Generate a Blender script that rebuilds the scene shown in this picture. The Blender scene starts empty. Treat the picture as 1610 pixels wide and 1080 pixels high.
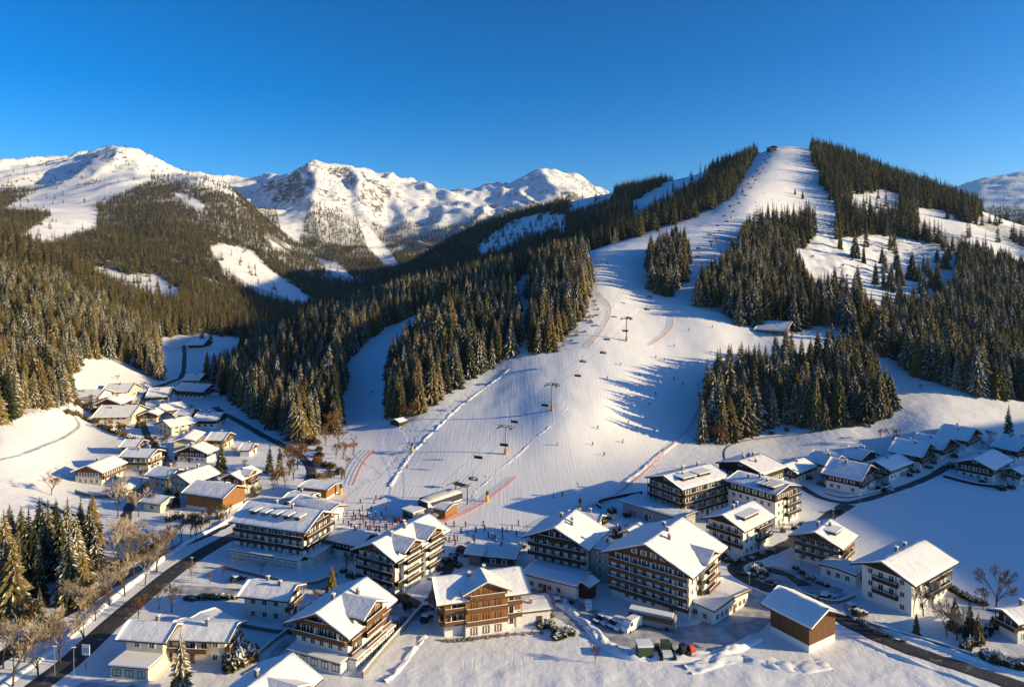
import bpy, math, random, mathutils
import numpy as np
random.seed(7); RNG = np.random.default_rng(7)
PI = math.pi; R = math.radians
F = 1073.0; CX = 805.0; HY = 420.0; CH = 90.0      # focal length (px of the 1610 px wide photo), eye level, camera height
sc = bpy.context.scene
COL = sc.collection

# ------------------------------------------------------------------ noise
def _hash(ix, iy, s):
    h = (ix.astype(np.int64)*374761393 + iy.astype(np.int64)*668265263 + s*1442695041) & 0xffffffff
    h = ((h ^ (h >> 13))*1274126177) & 0xffffffff
    return ((h ^ (h >> 16)) & 0xffffff)/float(0xffffff)
def vnoise(x, y, s=0):
    x0 = np.floor(x); y0 = np.floor(y); fx = x-x0; fy = y-y0
    def g(ix, iy, dx, dy):
        a = _hash(ix, iy, s)*2*PI
        return np.cos(a)*dx + np.sin(a)*dy
    u = fx*fx*fx*(fx*(fx*6-15)+10); v = fy*fy*fy*(fy*(fy*6-15)+10)
    a = g(x0, y0, fx, fy); b = g(x0+1, y0, fx-1, fy); c = g(x0, y0+1, fx, fy-1); d = g(x0+1, y0+1, fx-1, fy-1)
    return (a+(b-a)*u)*(1-v) + (c+(d-c)*u)*v
def fbm(x, y, o=4, s=0):
    t = 0; a = 1.0
    for i in range(o):
        t = t + a*vnoise(x*2**i+13.7*i, y*2**i+7.1*i, s+i); a *= .5
    return t
def ridged(x, y, o=4, s=0):
    t = 0; a = 1.0; w = 1.0
    for i in range(o):
        n = 1-np.abs(vnoise(x*2**i+5.3*i, y*2**i+3.9*i, s+i))*2.2
        n = np.clip(n, 0, 1)**2*w; t = t+a*n; w = np.clip(n*1.6, 0, 1); a *= .5
    return t
def sstep(a, b, x):
    t = np.clip((x-a)/(b-a), 0, 1); return t*t*(3-2*t)

# ------------------------------------------------------------------ terrain: surveyed profiles -> thin plate surface
PROF = {
-150: "z0,150 z6,200 760,250 680,310 600,360 480,560 380,900 395,1200 350,1700 300,2600 255,4500 330,7000",
0: "z0,150 z3,200 800,245 700,292 640,345 560,450 480,600 400,850 372,950 z112,1200 345,1800 300,3000 252,4600 310,7000",
60: "z0,150 z1,200 z2,250 690,320 640,360 600,390 550,470 485,610 405,850 z95,1100 372,1500 345,1850 315,2600 285,3300 252,4400 310,7000",
120: "z0,150 z0,200 z0,250 z1,310 655,385 600,440 563,480 500,620 432,820 z66,1030 440,1250 398,1450 375,1700 350,1900 320,2400 285,3100 238,4100 300,6500",
180: "z0,150 z0,200 z0,250 z1,320 655,400 615,445 575,515 520,660 462,850 462,1050 445,1250 405,1450 378,1650 372,1850 340,2200 300,2700 262,3400 223,4200 300,6500",
260: "z0,150 z0,200 z0,250 z0,320 z0,425 600,520 562,590 540,700 495,850 468,1100 438,1350 395,1600 350,2000 310,2600 277,3200 246,3800 290,6500",
340: "z0,150 z0,200 z0,250 z0,320 z0,400 z1,530 545,660 530,780 505,950 462,1250 425,1500 385,1850 340,2300 300,2800 279,3300 287,3900 277,5000 320,7500",
400: "z0,150 z0,250 z0,320 z0,400 z2,470 580,560 562,640 z5,750 520,900 480,1300 440,1550 405,1850 372,2200 345,2600 325,3000 335,3500 300,4400 279,5000 330,7500",
460: "z0,150 z0,250 z0,330 z0,380 640,430 600,480 560,540 535,600 z8,740 z8,950 478,1400 458,1600 430,1900 402,2250 z100,2700 380,3200 330,4000 290,4600 259,5000 310,7000",
500: "z0,150 z0,250 z0,300 z0,350 650,400 600,470 560,540 522,620 z14,760 z10,1000 482,1400 462,1700 440,2000 415,2400 z105,2750 400,3000 370,3500 320,4200 248,5000 310,7000",
560: "z0,150 z0,250 z0,300 z0,335 640,405 570,480 540,520 507,640 z20,800 z14,1100 z20,1500 450,2000 425,2500 395,3200 370,3700 320,4300 262,4800 310,7000",
620: "z0,150 z0,240 z0,300 700,340 650,380 610,410 560,470 520,540 490,620 478,700 z30,880 z30,1250 445,1700 430,2200 412,2600 400,3300 370,4000 330,4500 275,5000 330,7500",
700: "z0,150 z0,240 z0,285 720,315 660,365 600,405 560,440 520,500 480,580 458,700 z50,850 z60,1100 415,1500 385,2000 z120,2600 370,3800 340,4400 297,5200 340,7500",
760: "z0,150 z0,240 z0,280 706,325 650,368 602,403 562,436 528,475 488,562 455,650 441,740 z65,880 422,1050 388,1400 355,1900 z160,2600 350,4000 325,4800 302,5600 340,7500",
820: "z0,150 z0,240 z0,270 712,320 648,362 597,398 550,432 505,490 455,600 432,690 z78,850 400,1100 368,1400 340,1850 z190,2600 335,4200 310,5000 283,5800 330,7500",
880: "z0,150 z0,240 z0,272 710,320 645,355 590,395 545,430 510,460 460,540 425,620 414,700 z90,820 393,950 352,1350 324,1750 z210,2600 335,4500 277,6000 330,8000",
940: "z0,150 z0,240 z0,280 700,330 640,360 590,395 545,425 500,465 450,530 410,595 397,650 387,780 352,1000 325,1300 309,1600 z230,2400 297,6000 330,8000",
1000: "z0,150 z0,240 z0,290 700,335 640,370 590,400 545,430 500,475 450,540 410,600 387,660 367,800 342,950 315,1200 298,1500 z240,2400 340,6000",
1060: "z0,150 z0,240 z0,300 700,340 640,375 590,405 540,440 490,490 450,545 400,620 375,680 352,800 324,970 297,1200 285,1350 z235,2200 350,6000",
1120: "z0,150 z0,240 z0,300 z1,340 660,365 600,400 540,440 490,490 440,550 400,610 370,690 340,800 312,930 285,1120 270,1250 z245,2000 355,6000",
1180: "z0,150 z0,240 z0,310 z2,345 660,370 600,405 540,445 490,500 440,570 400,640 360,730 330,800 300,900 268,1050 250,1150 z260,1800 365,6000",
1225: "z0,150 z0,240 z0,305 693,345 652,370 600,400 540,442 502,490 460,550 420,620 385,700 346,790 314,870 278,990 235,1130 z262,1750 365,6000",
1270: "z0,150 z0,240 z0,300 700,335 655,365 600,400 540,442 512,485 470,550 430,620 392,700 356,780 322,870 285,985 237,1130 z262,1700 365,6000",
1320: "z0,150 z0,240 z0,290 705,328 675,347 635,372 590,405 540,445 508,492 470,555 430,630 400,695 368,770 330,860 292,970 252,1110 z255,1700 365,6000",
1380: "z0,150 z0,240 z0,290 700,330 660,355 620,385 570,430 530,480 480,550 440,630 412,700 380,770 340,860 305,960 280,1060 z220,1600 360,6000",
1460: "z0,150 z0,240 z0,280 700,320 660,345 610,390 570,440 520,510 480,570 440,640 400,740 362,840 325,940 305,1020 z185,1500 350,4000 310,6500",
1540: "z0,150 z0,240 z0,280 700,320 650,355 610,395 570,450 520,520 480,580 430,670 400,740 372,830 345,920 334,980 z155,1400 370,3000 330,4500 284,6000 330,8000",
1610: "z0,150 z0,240 z0,280 690,330 640,370 600,415 560,470 510,550 470,620 430,700 402,780 377,860 362,920 z125,1300 360,3000 322,4500 272,6000 330,8000",
1760: "z0,150 z0,240 z0,280 680,340 620,400 560,480 500,580 440,700 404,800 382,900 z105,1300 350,3000 305,4500 270,6000 330,8000"}
cps = []
for px, s in PROF.items():
    for t in s.split():
        a, d = t.split(','); d = float(d)
        q = float(a[1:])*F/d if a[0] == 'z' else HY+CH*F/d-float(a)
        cps.append((px/120., math.log(d)*5, q))
    cps.append((px/120., math.log(100.)*5, 0.0))
cps = np.array(cps)
def _phi(a, b):
    r2 = (a[:, None, 0]-b[None, :, 0])**2 + (a[:, None, 1]-b[None, :, 1])**2
    return .5*r2*np.log(r2+1e-12)
_n = len(cps); _A = np.zeros((_n+3, _n+3)); _A[:_n, :_n] = _phi(cps, cps)+np.eye(_n)*.02
_A[:_n, _n] = 1; _A[:_n, _n+1:] = cps[:, :2]; _A[_n, :_n] = 1; _A[_n+1:, :_n] = cps[:, :2].T
_W = np.linalg.solve(_A, np.concatenate([cps[:, 2], np.zeros(3)]))
def _tps(u, v):
    out = np.empty(len(u))
    for i in range(0, len(u), 20000):
        p = np.stack([u[i:i+20000], v[i:i+20000]], 1)
        out[i:i+20000] = _phi(p, cps)@_W[:_n] + _W[_n] + p@_W[_n+1:]
    return out
A0 = math.atan((-150-CX)/F); A1 = math.atan((1760-CX)/F)
SHADE_RIDGE = [(760, 10, 119, 150, 290)]     # hill on the right, outside the photo: x, y, height, half-widths
# crisp mountain ridges: (x, y) -> (x, y), height above the smooth land at both ends, half-width
SPURS = [((-1480, 5000), (-1290, 4500), 235, 190, 420), ((-1290, 4500), (-1090, 3700), 190, 70, 380), ((-1480, 5000), (-1860, 4650), 235, 60, 380), ((-1480, 5000), (-1180, 5050), 235, 190, 380), ((-1180, 5050), (-850, 4950), 190, 60, 340), ((-1180, 5050), (-940, 4300), 180, 60, 300), ((-850, 4900), (-620, 4200), 40, 60, 240),
 ((-2446, 4200), (-2050, 3500), 50, 70, 330), ((-2446, 4200), (-2560, 3500), 50, 60, 260), ((-2446, 4200), (-2150, 4250), 50, 30, 220), ((243, 5800), (330, 5000), 80, 90, 300), ((243, 5800), (-100, 5500), 80, 20, 260), ((243, 5800), (620, 5900), 80, 40, 260), ((-480, 5100), (-330, 4400), 20, 70, 240)]
def spurs(x, y):
    best = np.zeros(x.shape); wx = x+45*fbm(x/260, y/260, 3, 201); wy = y+45*fbm(x/260, y/260, 3, 202)
    for (a, b, h0, h1_, w) in SPURS:
        dx, dy = b[0]-a[0], b[1]-a[1]; t = np.clip(((wx-a[0])*dx+(wy-a[1])*dy)/(dx*dx+dy*dy), 0, 1)
        dist = np.hypot(wx-a[0]-t*dx, wy-a[1]-t*dy)
        best = np.maximum(best, (h0+(h1_-h0)*t)*np.clip(1-dist/w, 0, 1)**1.15)
    return best
def H(x, y, detail=True):
    x = np.atleast_1d(np.asarray(x, float)); y = np.atleast_1d(np.asarray(y, float))
    shp = x.shape; x = x.ravel(); y = y.ravel()
    az = np.arctan2(x, y); r = np.hypot(x, y); azc = np.clip(az, A0, A1)
    d = np.maximum(r*np.cos(azc), 1.0); dd = np.clip(d, 100, 8500)
    q = _tps((CX+F*np.tan(azc))/120., np.log(dd)*5)
    z = q*dd/F*sstep(100, 150, d)
    for (sx, sy, h, wx, wy) in SHADE_RIDGE:
        z = z + h*np.exp(-((x-sx)/wx)**2-(np.maximum(np.abs(y-sy)-wy*.55, 0)/(wy*.6))**2)
    if detail:
        hill = sstep(2, 14, z)
        z = z + .16*fbm(x/9, y/9, 3, 3)*(.25+hill) + .9*fbm(x/45, y/45, 3, 5)*hill
        far = sstep(700, 1800, d)
        z = z + far*(fbm(x/260, y/260, 4, 11)*.0045*d)
        hi = sstep(2300, 3600, d)*sstep(1350, 1200, (CX+F*np.tan(azc)))
        xw = x+160*fbm(x/700, y/700, 3, 61); yw = y+220*fbm(x/800, y/800, 3, 62)
        gl = ridged(xw/330+.0004*yw, yw/1500, 4, 21)-.62; big = ridged(xw/1100+.2, yw/1500, 2, 25)-.7
        z = z + spurs(x, y)*sstep(2800, 3300, y)-262*np.exp(-((x+1400)/720)**2-((y-4850)/800)**2)-72*np.exp(-((x+2400)/560)**2-((y-4150)/600)**2) + hi*(gl*.0062*d + big*.003*d + fbm(x/70, y/70, 3, 33)*.0017*d)
        pxx = CX+F*np.tan(azc); rc = sstep(1240, 1300, pxx)*sstep(1520, 1450, pxx)*sstep(600, 650, d)*sstep(830, 780, d)
        z = z + rc*(2.6*fbm(x/16, y/16, 4, 83)+1.2*fbm(x/5, y/5, 2, 84))
    z = z + .30*fbm(x/7, y/7, 4, 71)*sstep(158, 150, y)*sstep(-45, -25, x)
    return z.reshape(shp)
def h1(x, y): return float(H(x, y)[0])
DS = np.exp(np.linspace(math.log(105), math.log(8000), 700))
def hits(pts):
    """rays through photo pixels -> points on the ground"""
    pts = np.array(pts, float); n = len(pts)
    X = (pts[:, 0:1]-CX)/F*DS[None]; Y = np.repeat(DS[None], n, 0); Zr = CH-(pts[:, 1:2]-HY)/F*DS[None]
    Zt = H(X, Y); out = []
    for i in range(n):
        b = np.nonzero(Zr[i] <= Zt[i])[0]
        k = b[0] if len(b) else len(DS)-1
        if k > 0 and len(b):
            a0 = Zr[i, k-1]-Zt[i, k-1]; a1 = Zr[i, k]-Zt[i, k]; t = a0/(a0-a1+1e-9); d = DS[k-1]+(DS[k]-DS[k-1])*t
        else: d = DS[k]
        x = (pts[i, 0]-CX)/F*d; out.append((x, d))
    out = np.array(out); z = H(out[:, 0], out[:, 1])
    return [(float(a[0]), float(a[1]), float(c)) for a, c in zip(out, z)]
def hit(px, py): return hits([(px, py)])[0]
def proj(x, y, z): return CX+F*x/y, HY-F*(z-CH)/y
def inpoly(px, py, poly):
    c = np.zeros(px.shape, bool); n = len(poly); j = n-1
    for i in range(n):
        xi, yi = poly[i]; xj, yj = poly[j]
        if yi != yj: c ^= ((yi > py) != (yj > py)) & (px < (xj-xi)*(py-yi)/(yj-yi)+xi)
        j = i
    return c

# ------------------------------------------------------------------ node helpers
def mat(name):
    m = bpy.data.materials.new(name); m.use_nodes = True
    nt = m.node_tree; b = nt.nodes['Principled BSDF']; b.inputs['Roughness'].default_value = .8
    b.inputs['Specular IOR Level'].default_value = .25
    return m, nt, b
def N(nt, typ, inp=None, **kw):
    n = nt.nodes.new(typ)
    for k, v in kw.items(): setattr(n, k, v)
    for k, v in (inp or {}).items():
        if isinstance(v, bpy.types.NodeSocket): nt.links.new(v, n.inputs[k])
        else: n.inputs[k].default_value = v
    return n
def math_n(nt, op, a, b=None, c=None, clamp=False):
    d = {0: a}
    if b is not None: d[1] = b
    if c is not None: d[2] = c
    return N(nt, 'ShaderNodeMath', d, operation=op, use_clamp=clamp).outputs[0]
def noise_n(nt, vec, scale, detail=4, rough=.55): return N(nt, 'ShaderNodeTexNoise', {'Vector': vec, 'Scale': scale, 'Detail': detail, 'Roughness': rough}).outputs['Fac']
def mixc(nt, fac, a, b):
    n = nt.nodes.new('ShaderNodeMix'); n.data_type = 'RGBA'
    for s, v in ((n.inputs[0], fac), (n.inputs[6], a), (n.inputs[7], b)):
        if isinstance(v, bpy.types.NodeSocket): nt.links.new(v, s)
        else: s.default_value = v if not isinstance(v, tuple) else (v+(1,) if len(v) == 3 else v)
    return n.outputs[2]
def rng_n(nt, v, a, b, c=0., d=1.):
    return N(nt, 'ShaderNodeMapRange', {0: v, 1: a, 2: b, 3: c, 4: d}).outputs[0]
def bump(nt, b, h, strength=.3, dist=.1):
    n = N(nt, 'ShaderNodeBump', {'Height': h, 'Strength': strength, 'Distance': dist}); nt.links.new(n.outputs[0], b.inputs['Normal'])
def simple(name, col, rough=.8, var=0., scale=1., spec=.25, metal=0., bmp=0.):
    m, nt, b = mat(name); b.inputs['Roughness'].default_value = rough; b.inputs['Specular IOR Level'].default_value = spec
    b.inputs['Metallic'].default_value = metal
    geo = N(nt, 'ShaderNodeNewGeometry'); n = noise_n(nt, geo.outputs['Position'], scale, 5)
    c1 = tuple(c*(1-var) for c in col); c2 = tuple(min(1, c*(1+var)) for c in col)
    nt.links.new(mixc(nt, rng_n(nt, n, .3, .7), c1, c2), b.inputs['Base Color'])
    if bmp: bump(nt, b, n, bmp, .05)
    return m
SNOWC = (.80, .815, .84)
M = {}
def roof_snow(thin=False):
    m, nt, b = mat('roof_snow_thin' if thin else 'roof_snow'); b.inputs['Roughness'].default_value = .6
    tc = N(nt, 'ShaderNodeTexCoord').outputs['Object']; P = N(nt, 'ShaderNodeNewGeometry').outputs['Position']
    n = noise_n(nt, P, .55, 6, .6); n2 = noise_n(nt, P, 3.0, 4, .6)
    col = mixc(nt, n, (.76, .77, .79), (.85, .86, .87)); h = math_n(nt, 'ADD', n, math_n(nt, 'MULTIPLY', n2, .35))
    if thin:
        wv = N(nt, 'ShaderNodeTexWave', {'Vector': tc, 'Scale': 1.1, 'Distortion': 1.5, 'Detail': 2}).outputs['Fac']
        f = math_n(nt, 'MULTIPLY', rng_n(nt, wv, .80, .97), rng_n(nt, n, .38, .6)); col = mixc(nt, f, col, (.17, .16, .16))
    else: col = mixc(nt, math_n(nt, 'MULTIPLY', rng_n(nt, noise_n(nt, P, .8, 5, .7), .68, .73), .75), col, (.13, .10, .09))
    nt.links.new(col, b.inputs['Base Color']); bump(nt, b, h, .55, .35); return m
def make_mats():
    M['roofsnow'] = roof_snow(); M['thinsnow'] = roof_snow(True)
    M['snow'] = simple('fresh_snow', SNOWC, .55, .04, .5, .2, bmp=.25)
    M['plaster'] = simple('white_plaster', (.74, .72, .67), .9, .06, .6)
    M['cream'] = simple('cream_plaster', (.70, .62, .46), .9, .06, .6)
    M['grey'] = simple('grey_plaster', (.33, .33, .33), .9, .1, .6)
    M['stone'] = simple('stone_wall', (.2, .19, .18), .95, .35, 3, bmp=.4)
    for nm, c in (('wood', (.115, .058, .026)), ('darkwood', (.045, .026, .015)), ('lightwood', (.26, .125, .045)), ('midwood', (.15, .075, .03))):
        m, nt, b = mat(nm); tc = N(nt, 'ShaderNodeTexCoord')
        mp = N(nt, 'ShaderNodeMapping', {'Vector': tc.outputs['Object'], 'Scale': (6, 6, .4)})
        n = noise_n(nt, mp.outputs[0], 1.2, 4); 
        nt.links.new(mixc(nt, rng_n(nt, n, .3, .7), tuple(x*.6 for x in c), tuple(x*1.35 for x in c)), b.inputs['Base Color'])
        M[nm] = m
    M['roofing'] = simple('roof_tile', (.06, .045, .04), .8, .2, 2)
    m, nt, b = mat('asphalt'); P = N(nt, 'ShaderNodeNewGeometry').outputs['Position']
    f = rng_n(nt, noise_n(nt, P, .35, 7, .68), .56, .72, 0, .6); a = mixc(nt, noise_n(nt, P, .15, 3), (.03, .03, .033), (.07, .07, .073))
    nt.links.new(mixc(nt, f, a, (.42, .43, .45)), b.inputs['Base Color']); b.inputs['Roughness'].default_value = .6; M['asphalt'] = m
    M['glass'] = simple('window_glass', (.02, .025, .03), .12, .1, 1, .6)
    M['curtain'] = simple('curtain_white', (.72, .70, .66), .9, .05, 1)
    M['steel'] = simple('galvanised_steel', (.30, .31, .32), .45, .1, 1, .5, .6)
    M['darkmetal'] = simple('dark_metal', (.035, .037, .04), .5, .1, 1, .4)
    M['orange'] = simple('orange_pad', (.50, .20, .05), .7, .1, 1)
    M['yellow'] = simple('yellow_paint', (.65, .42, .03), .5, .1, 1)
    M['red'] = simple('red_paint', (.45, .06, .045), .6, .15, 1)
    M['blue'] = simple('blue_cloth', (.03, .07, .22), .8, .1, 1)
    M['black'] = simple('black_cloth', (.02, .02, .024), .8, .1, 1)
    M['green'] = simple('green_paint', (.055, .085, .045), .7, .1, 1)
    M['skin'] = simple('skin', (.5, .3, .2), .6, .05, 1)
    M['carwhite'] = simple('white_car_paint', (.72, .73, .74), .3, .03, 1, .5)
    M['carblack'] = simple('black_car_paint', (.015, .016, .02), .25, .03, 1, .5)
    M['cargrey'] = simple('grey_car_paint', (.22, .23, .25), .3, .03, 1, .5)
    M['rubber'] = simple('tyre_rubber', (.015, .015, .015), .9, .1, 1)
    M['ice'] = simple('packed_snow', (.40, .41, .43), .5, .5, .3, .3)
    M['water'] = simple('stream_water', (.012, .018, .02), .15, .3, .3, .5)
    M['hedge'] = simple('hedge_leaves', (.03, .035, .018), .9, .4, 2, bmp=.5)

# ------------------------------------------------------------------ mesh helpers
class MB:
    def __init__(s): s.v = []; s.f = []; s.m = []; s.mi = 0
    def face(s, pts):
        i = len(s.v); s.v += [tuple(p) for p in pts]; s.f.append(tuple(range(i, i+len(pts)))); s.m.append(s.mi)
    def box(s, x0, x1, y0, y1, z0, z1, T=None):
        P = [(x0, y0, z0), (x1, y0, z0), (x1, y1, z0), (x0, y1, z0), (x0, y0, z1), (x1, y0, z1), (x1, y1, z1), (x0, y1, z1)]
        if T: P = [T(p) for p in P]
        i = len(s.v); s.v += P
        for f in ((0, 3, 2, 1), (4, 5, 6, 7), (0, 1, 5, 4), (1, 2, 6, 5), (2, 3, 7, 6), (3, 0, 4, 7)):
            s.f.append(tuple(i+k for k in f)); s.m.append(s.mi)
    def prism(s, poly, a, b, T):
        """poly: list of 2D points, extruded from a to b; T(p2, t)->3D"""
        n = len(poly); i = len(s.v)
        s.v += [T(p, a) for p in poly]+[T(p, b) for p in poly]
        s.f.append(tuple(range(i, i+n))[::-1]); s.m.append(s.mi); s.f.append(tuple(range(i+n, i+2*n))); s.m.append(s.mi)
        for k in range(n):
            s.f.append((i+k, i+(k+1) % n, i+n+(k+1) % n, i+n+k)); s.m.append(s.mi)
    def tube(s, p, q, r0, r1=None, n=6, cap=True):
        r1 = r0 if r1 is None else r1; p = mathutils.Vector(p); q = mathutils.Vector(q); d = (q-p)
        if d.length < 1e-6: return
        d.normalize(); a = d.orthogonal().normalized(); b = d.cross(a); i = len(s.v)
        for c, r in ((p, r0), (q, r1)):
            for k in range(n):
                t = 2*PI*k/n; s.v.append(tuple(c+a*(math.cos(t)*r)+b*(math.sin(t)*r)))
        for k in range(n): s.f.append((i+k, i+(k+1) % n, i+n+(k+1) % n, i+n+k)); s.m.append(s.mi)
        if cap:
            s.f.append(tuple(range(i, i+n))[::-1]); s.m.append(s.mi); s.f.append(tuple(range(i+n, i+2*n))); s.m.append(s.mi)
    def lathe(s, prof, n=10, c=(0, 0)):
        i = len(s.v)
        for (r, z) in prof:
            for k in range(n):
                t = 2*PI*k/n; s.v.append((c[0]+r*math.cos(t), c[1]+r*math.sin(t), z))
        for j in range(len(prof)-1):
            for k in range(n):
                a = i+j*n+k; b = i+j*n+(k+1) % n; s.f.append((a, b, b+n, a+n)); s.m.append(s.mi)
    def mesh(s, name, mats, smooth=False):
        me = bpy.data.meshes.new(name); me.from_pydata(s.v, [], s.f)
        for m in (mats if isinstance(mats, (list, tuple)) else [mats]): me.materials.append(M[m] if isinstance(m, str) else m)
        if any(s.m): me.polygons.foreach_set('material_index', s.m)
        if smooth: me.polygons.foreach_set('use_smooth', [True]*len(me.polygons))
        me.update(); return me
    def build(s, name, mats, parent=None, smooth=False, loc=None, rz=0):
        return link(name, s.mesh(name, mats, smooth), parent, loc, rz)
def link(name, me, parent=None, loc=None, rz=0, scale=None):
    o = bpy.data.objects.new(name, me); COL.objects.link(o)
    if parent: o.parent = parent
    if loc is not None: o.location = loc
    if rz: o.rotation_euler = (0, 0, rz)
    if scale is not None: o.scale = scale if isinstance(scale, tuple) else (scale,)*3
    return o
def tag(o, label, cat, group=None, kind=None):
    if label: o['label'] = label
    if cat: o['category'] = cat
    if group: o['group'] = group
    if kind: o['kind'] = kind
    return o
def thing(name, label, cat, loc=(0, 0, 0), rz=0, group=None):
    return tag(link(name, None, None, loc, rz), label, cat, group)
def npmesh(name, verts, faces, mats, smooth=True):
    me = bpy.data.meshes.new(name); k = faces.shape[1]
    me.vertices.add(len(verts)); me.vertices.foreach_set('co', verts.astype(np.float32).ravel())
    me.loops.add(faces.size); me.loops.foreach_set('vertex_index', faces.astype(np.int32).ravel())
    me.polygons.add(len(faces)); me.polygons.foreach_set('loop_start', np.arange(len(faces), dtype=np.int32)*k)
    try: me.polygons.foreach_set('loop_total', np.full(len(faces), k, np.int32))
    except Exception: pass
    me.polygons.foreach_set('use_smooth', np.full(len(faces), smooth))
    for m in mats: me.materials.append(m)
    me.update(calc_edges=True); me.validate(); return me
make_mats()
# ------------------------------------------------------------------ camera, sun, sky
cam = bpy.data.cameras.new('camera'); cam.sensor_width = 36; cam.lens = F/1610*36; cam.clip_start = 1; cam.clip_end = 60000
cam.shift_y = (HY-540)/1610
co = link('camera', cam, None, (0, 0, CH)); co.rotation_euler = (PI/2, 0, 0); sc.camera = co
SUN_EL = 14.2; SD = mathutils.Vector((1, -.17, 0)).normalized()
SUNV = mathutils.Vector((SD.x*math.cos(R(SUN_EL)), SD.y*math.cos(R(SUN_EL)), math.sin(R(SUN_EL))))
ld = bpy.data.lights.new('sun', 'SUN'); ld.energy = 5.0; ld.angle = R(.5); ld.color = (1.0, .77, .40)
lo = link('sun', ld, None, (300, -50, 300)); lo.rotation_euler = SUNV.to_track_quat('Z', 'Y').to_euler()
w = bpy.data.worlds.new('World'); sc.world = w; w.use_nodes = True; nt = w.node_tree
bg = nt.nodes['Background']; bg.inputs[1].default_value = .072
sky = nt.nodes.new('ShaderNodeTexSky'); sky.sky_type = 'NISHITA'; sky.sun_disc = False
sky.sun_elevation = R(SUN_EL); sky.sun_rotation = math.atan2(SD.x, SD.y); sky.altitude = 1200; sky.air_density = .9; sky.dust_density = 1.6; sky.ozone_density = 3.6
hs = nt.nodes.new('ShaderNodeHueSaturation'); hs.inputs['Saturation'].default_value = 1.22; gm = nt.nodes.new('ShaderNodeGamma'); gm.inputs[1].default_value = 1.28
nt.links.new(sky.outputs[0], gm.inputs[0]); nt.links.new(gm.outputs[0], hs.inputs['Color']); nt.links.new(hs.outputs[0], bg.inputs[0])
sc.view_settings.view_transform = 'Standard'; sc.view_settings.look = 'None'; sc.view_settings.exposure = .84; sc.view_settings.gamma = 1
sc.cycles.max_bounces = 5; sc.cycles.diffuse_bounces = 3; sc.cycles.glossy_bounces = 2; sc.cycles.transparent_max_bounces = 4; sc.cycles.volume_bounces = 0
try: sc.cycles.use_denoising = True
except Exception: pass
# air
HAZE = 2.4e-5
def make_haze():
    mb = MB(); mb.box(-9000, 9000, -1500, 9500, -12, 1080)
    m = bpy.data.materials.new('air_haze'); m.use_nodes = True; t = m.node_tree; t.nodes.clear()
    o = t.nodes.new('ShaderNodeOutputMaterial'); v = t.nodes.new('ShaderNodeVolumePrincipled')
    v.inputs['Color'].default_value = (.42, .68, 1.0, 1); v.inputs['Density'].default_value = HAZE; v.inputs['Anisotropy'].default_value = .3
    t.links.new(v.outputs[0], o.inputs['Volume'])
    o = mb.build('haze', [m]); tag(o, 'thin blue haze in the air of the valley', 'haze', kind='stuff')

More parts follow.
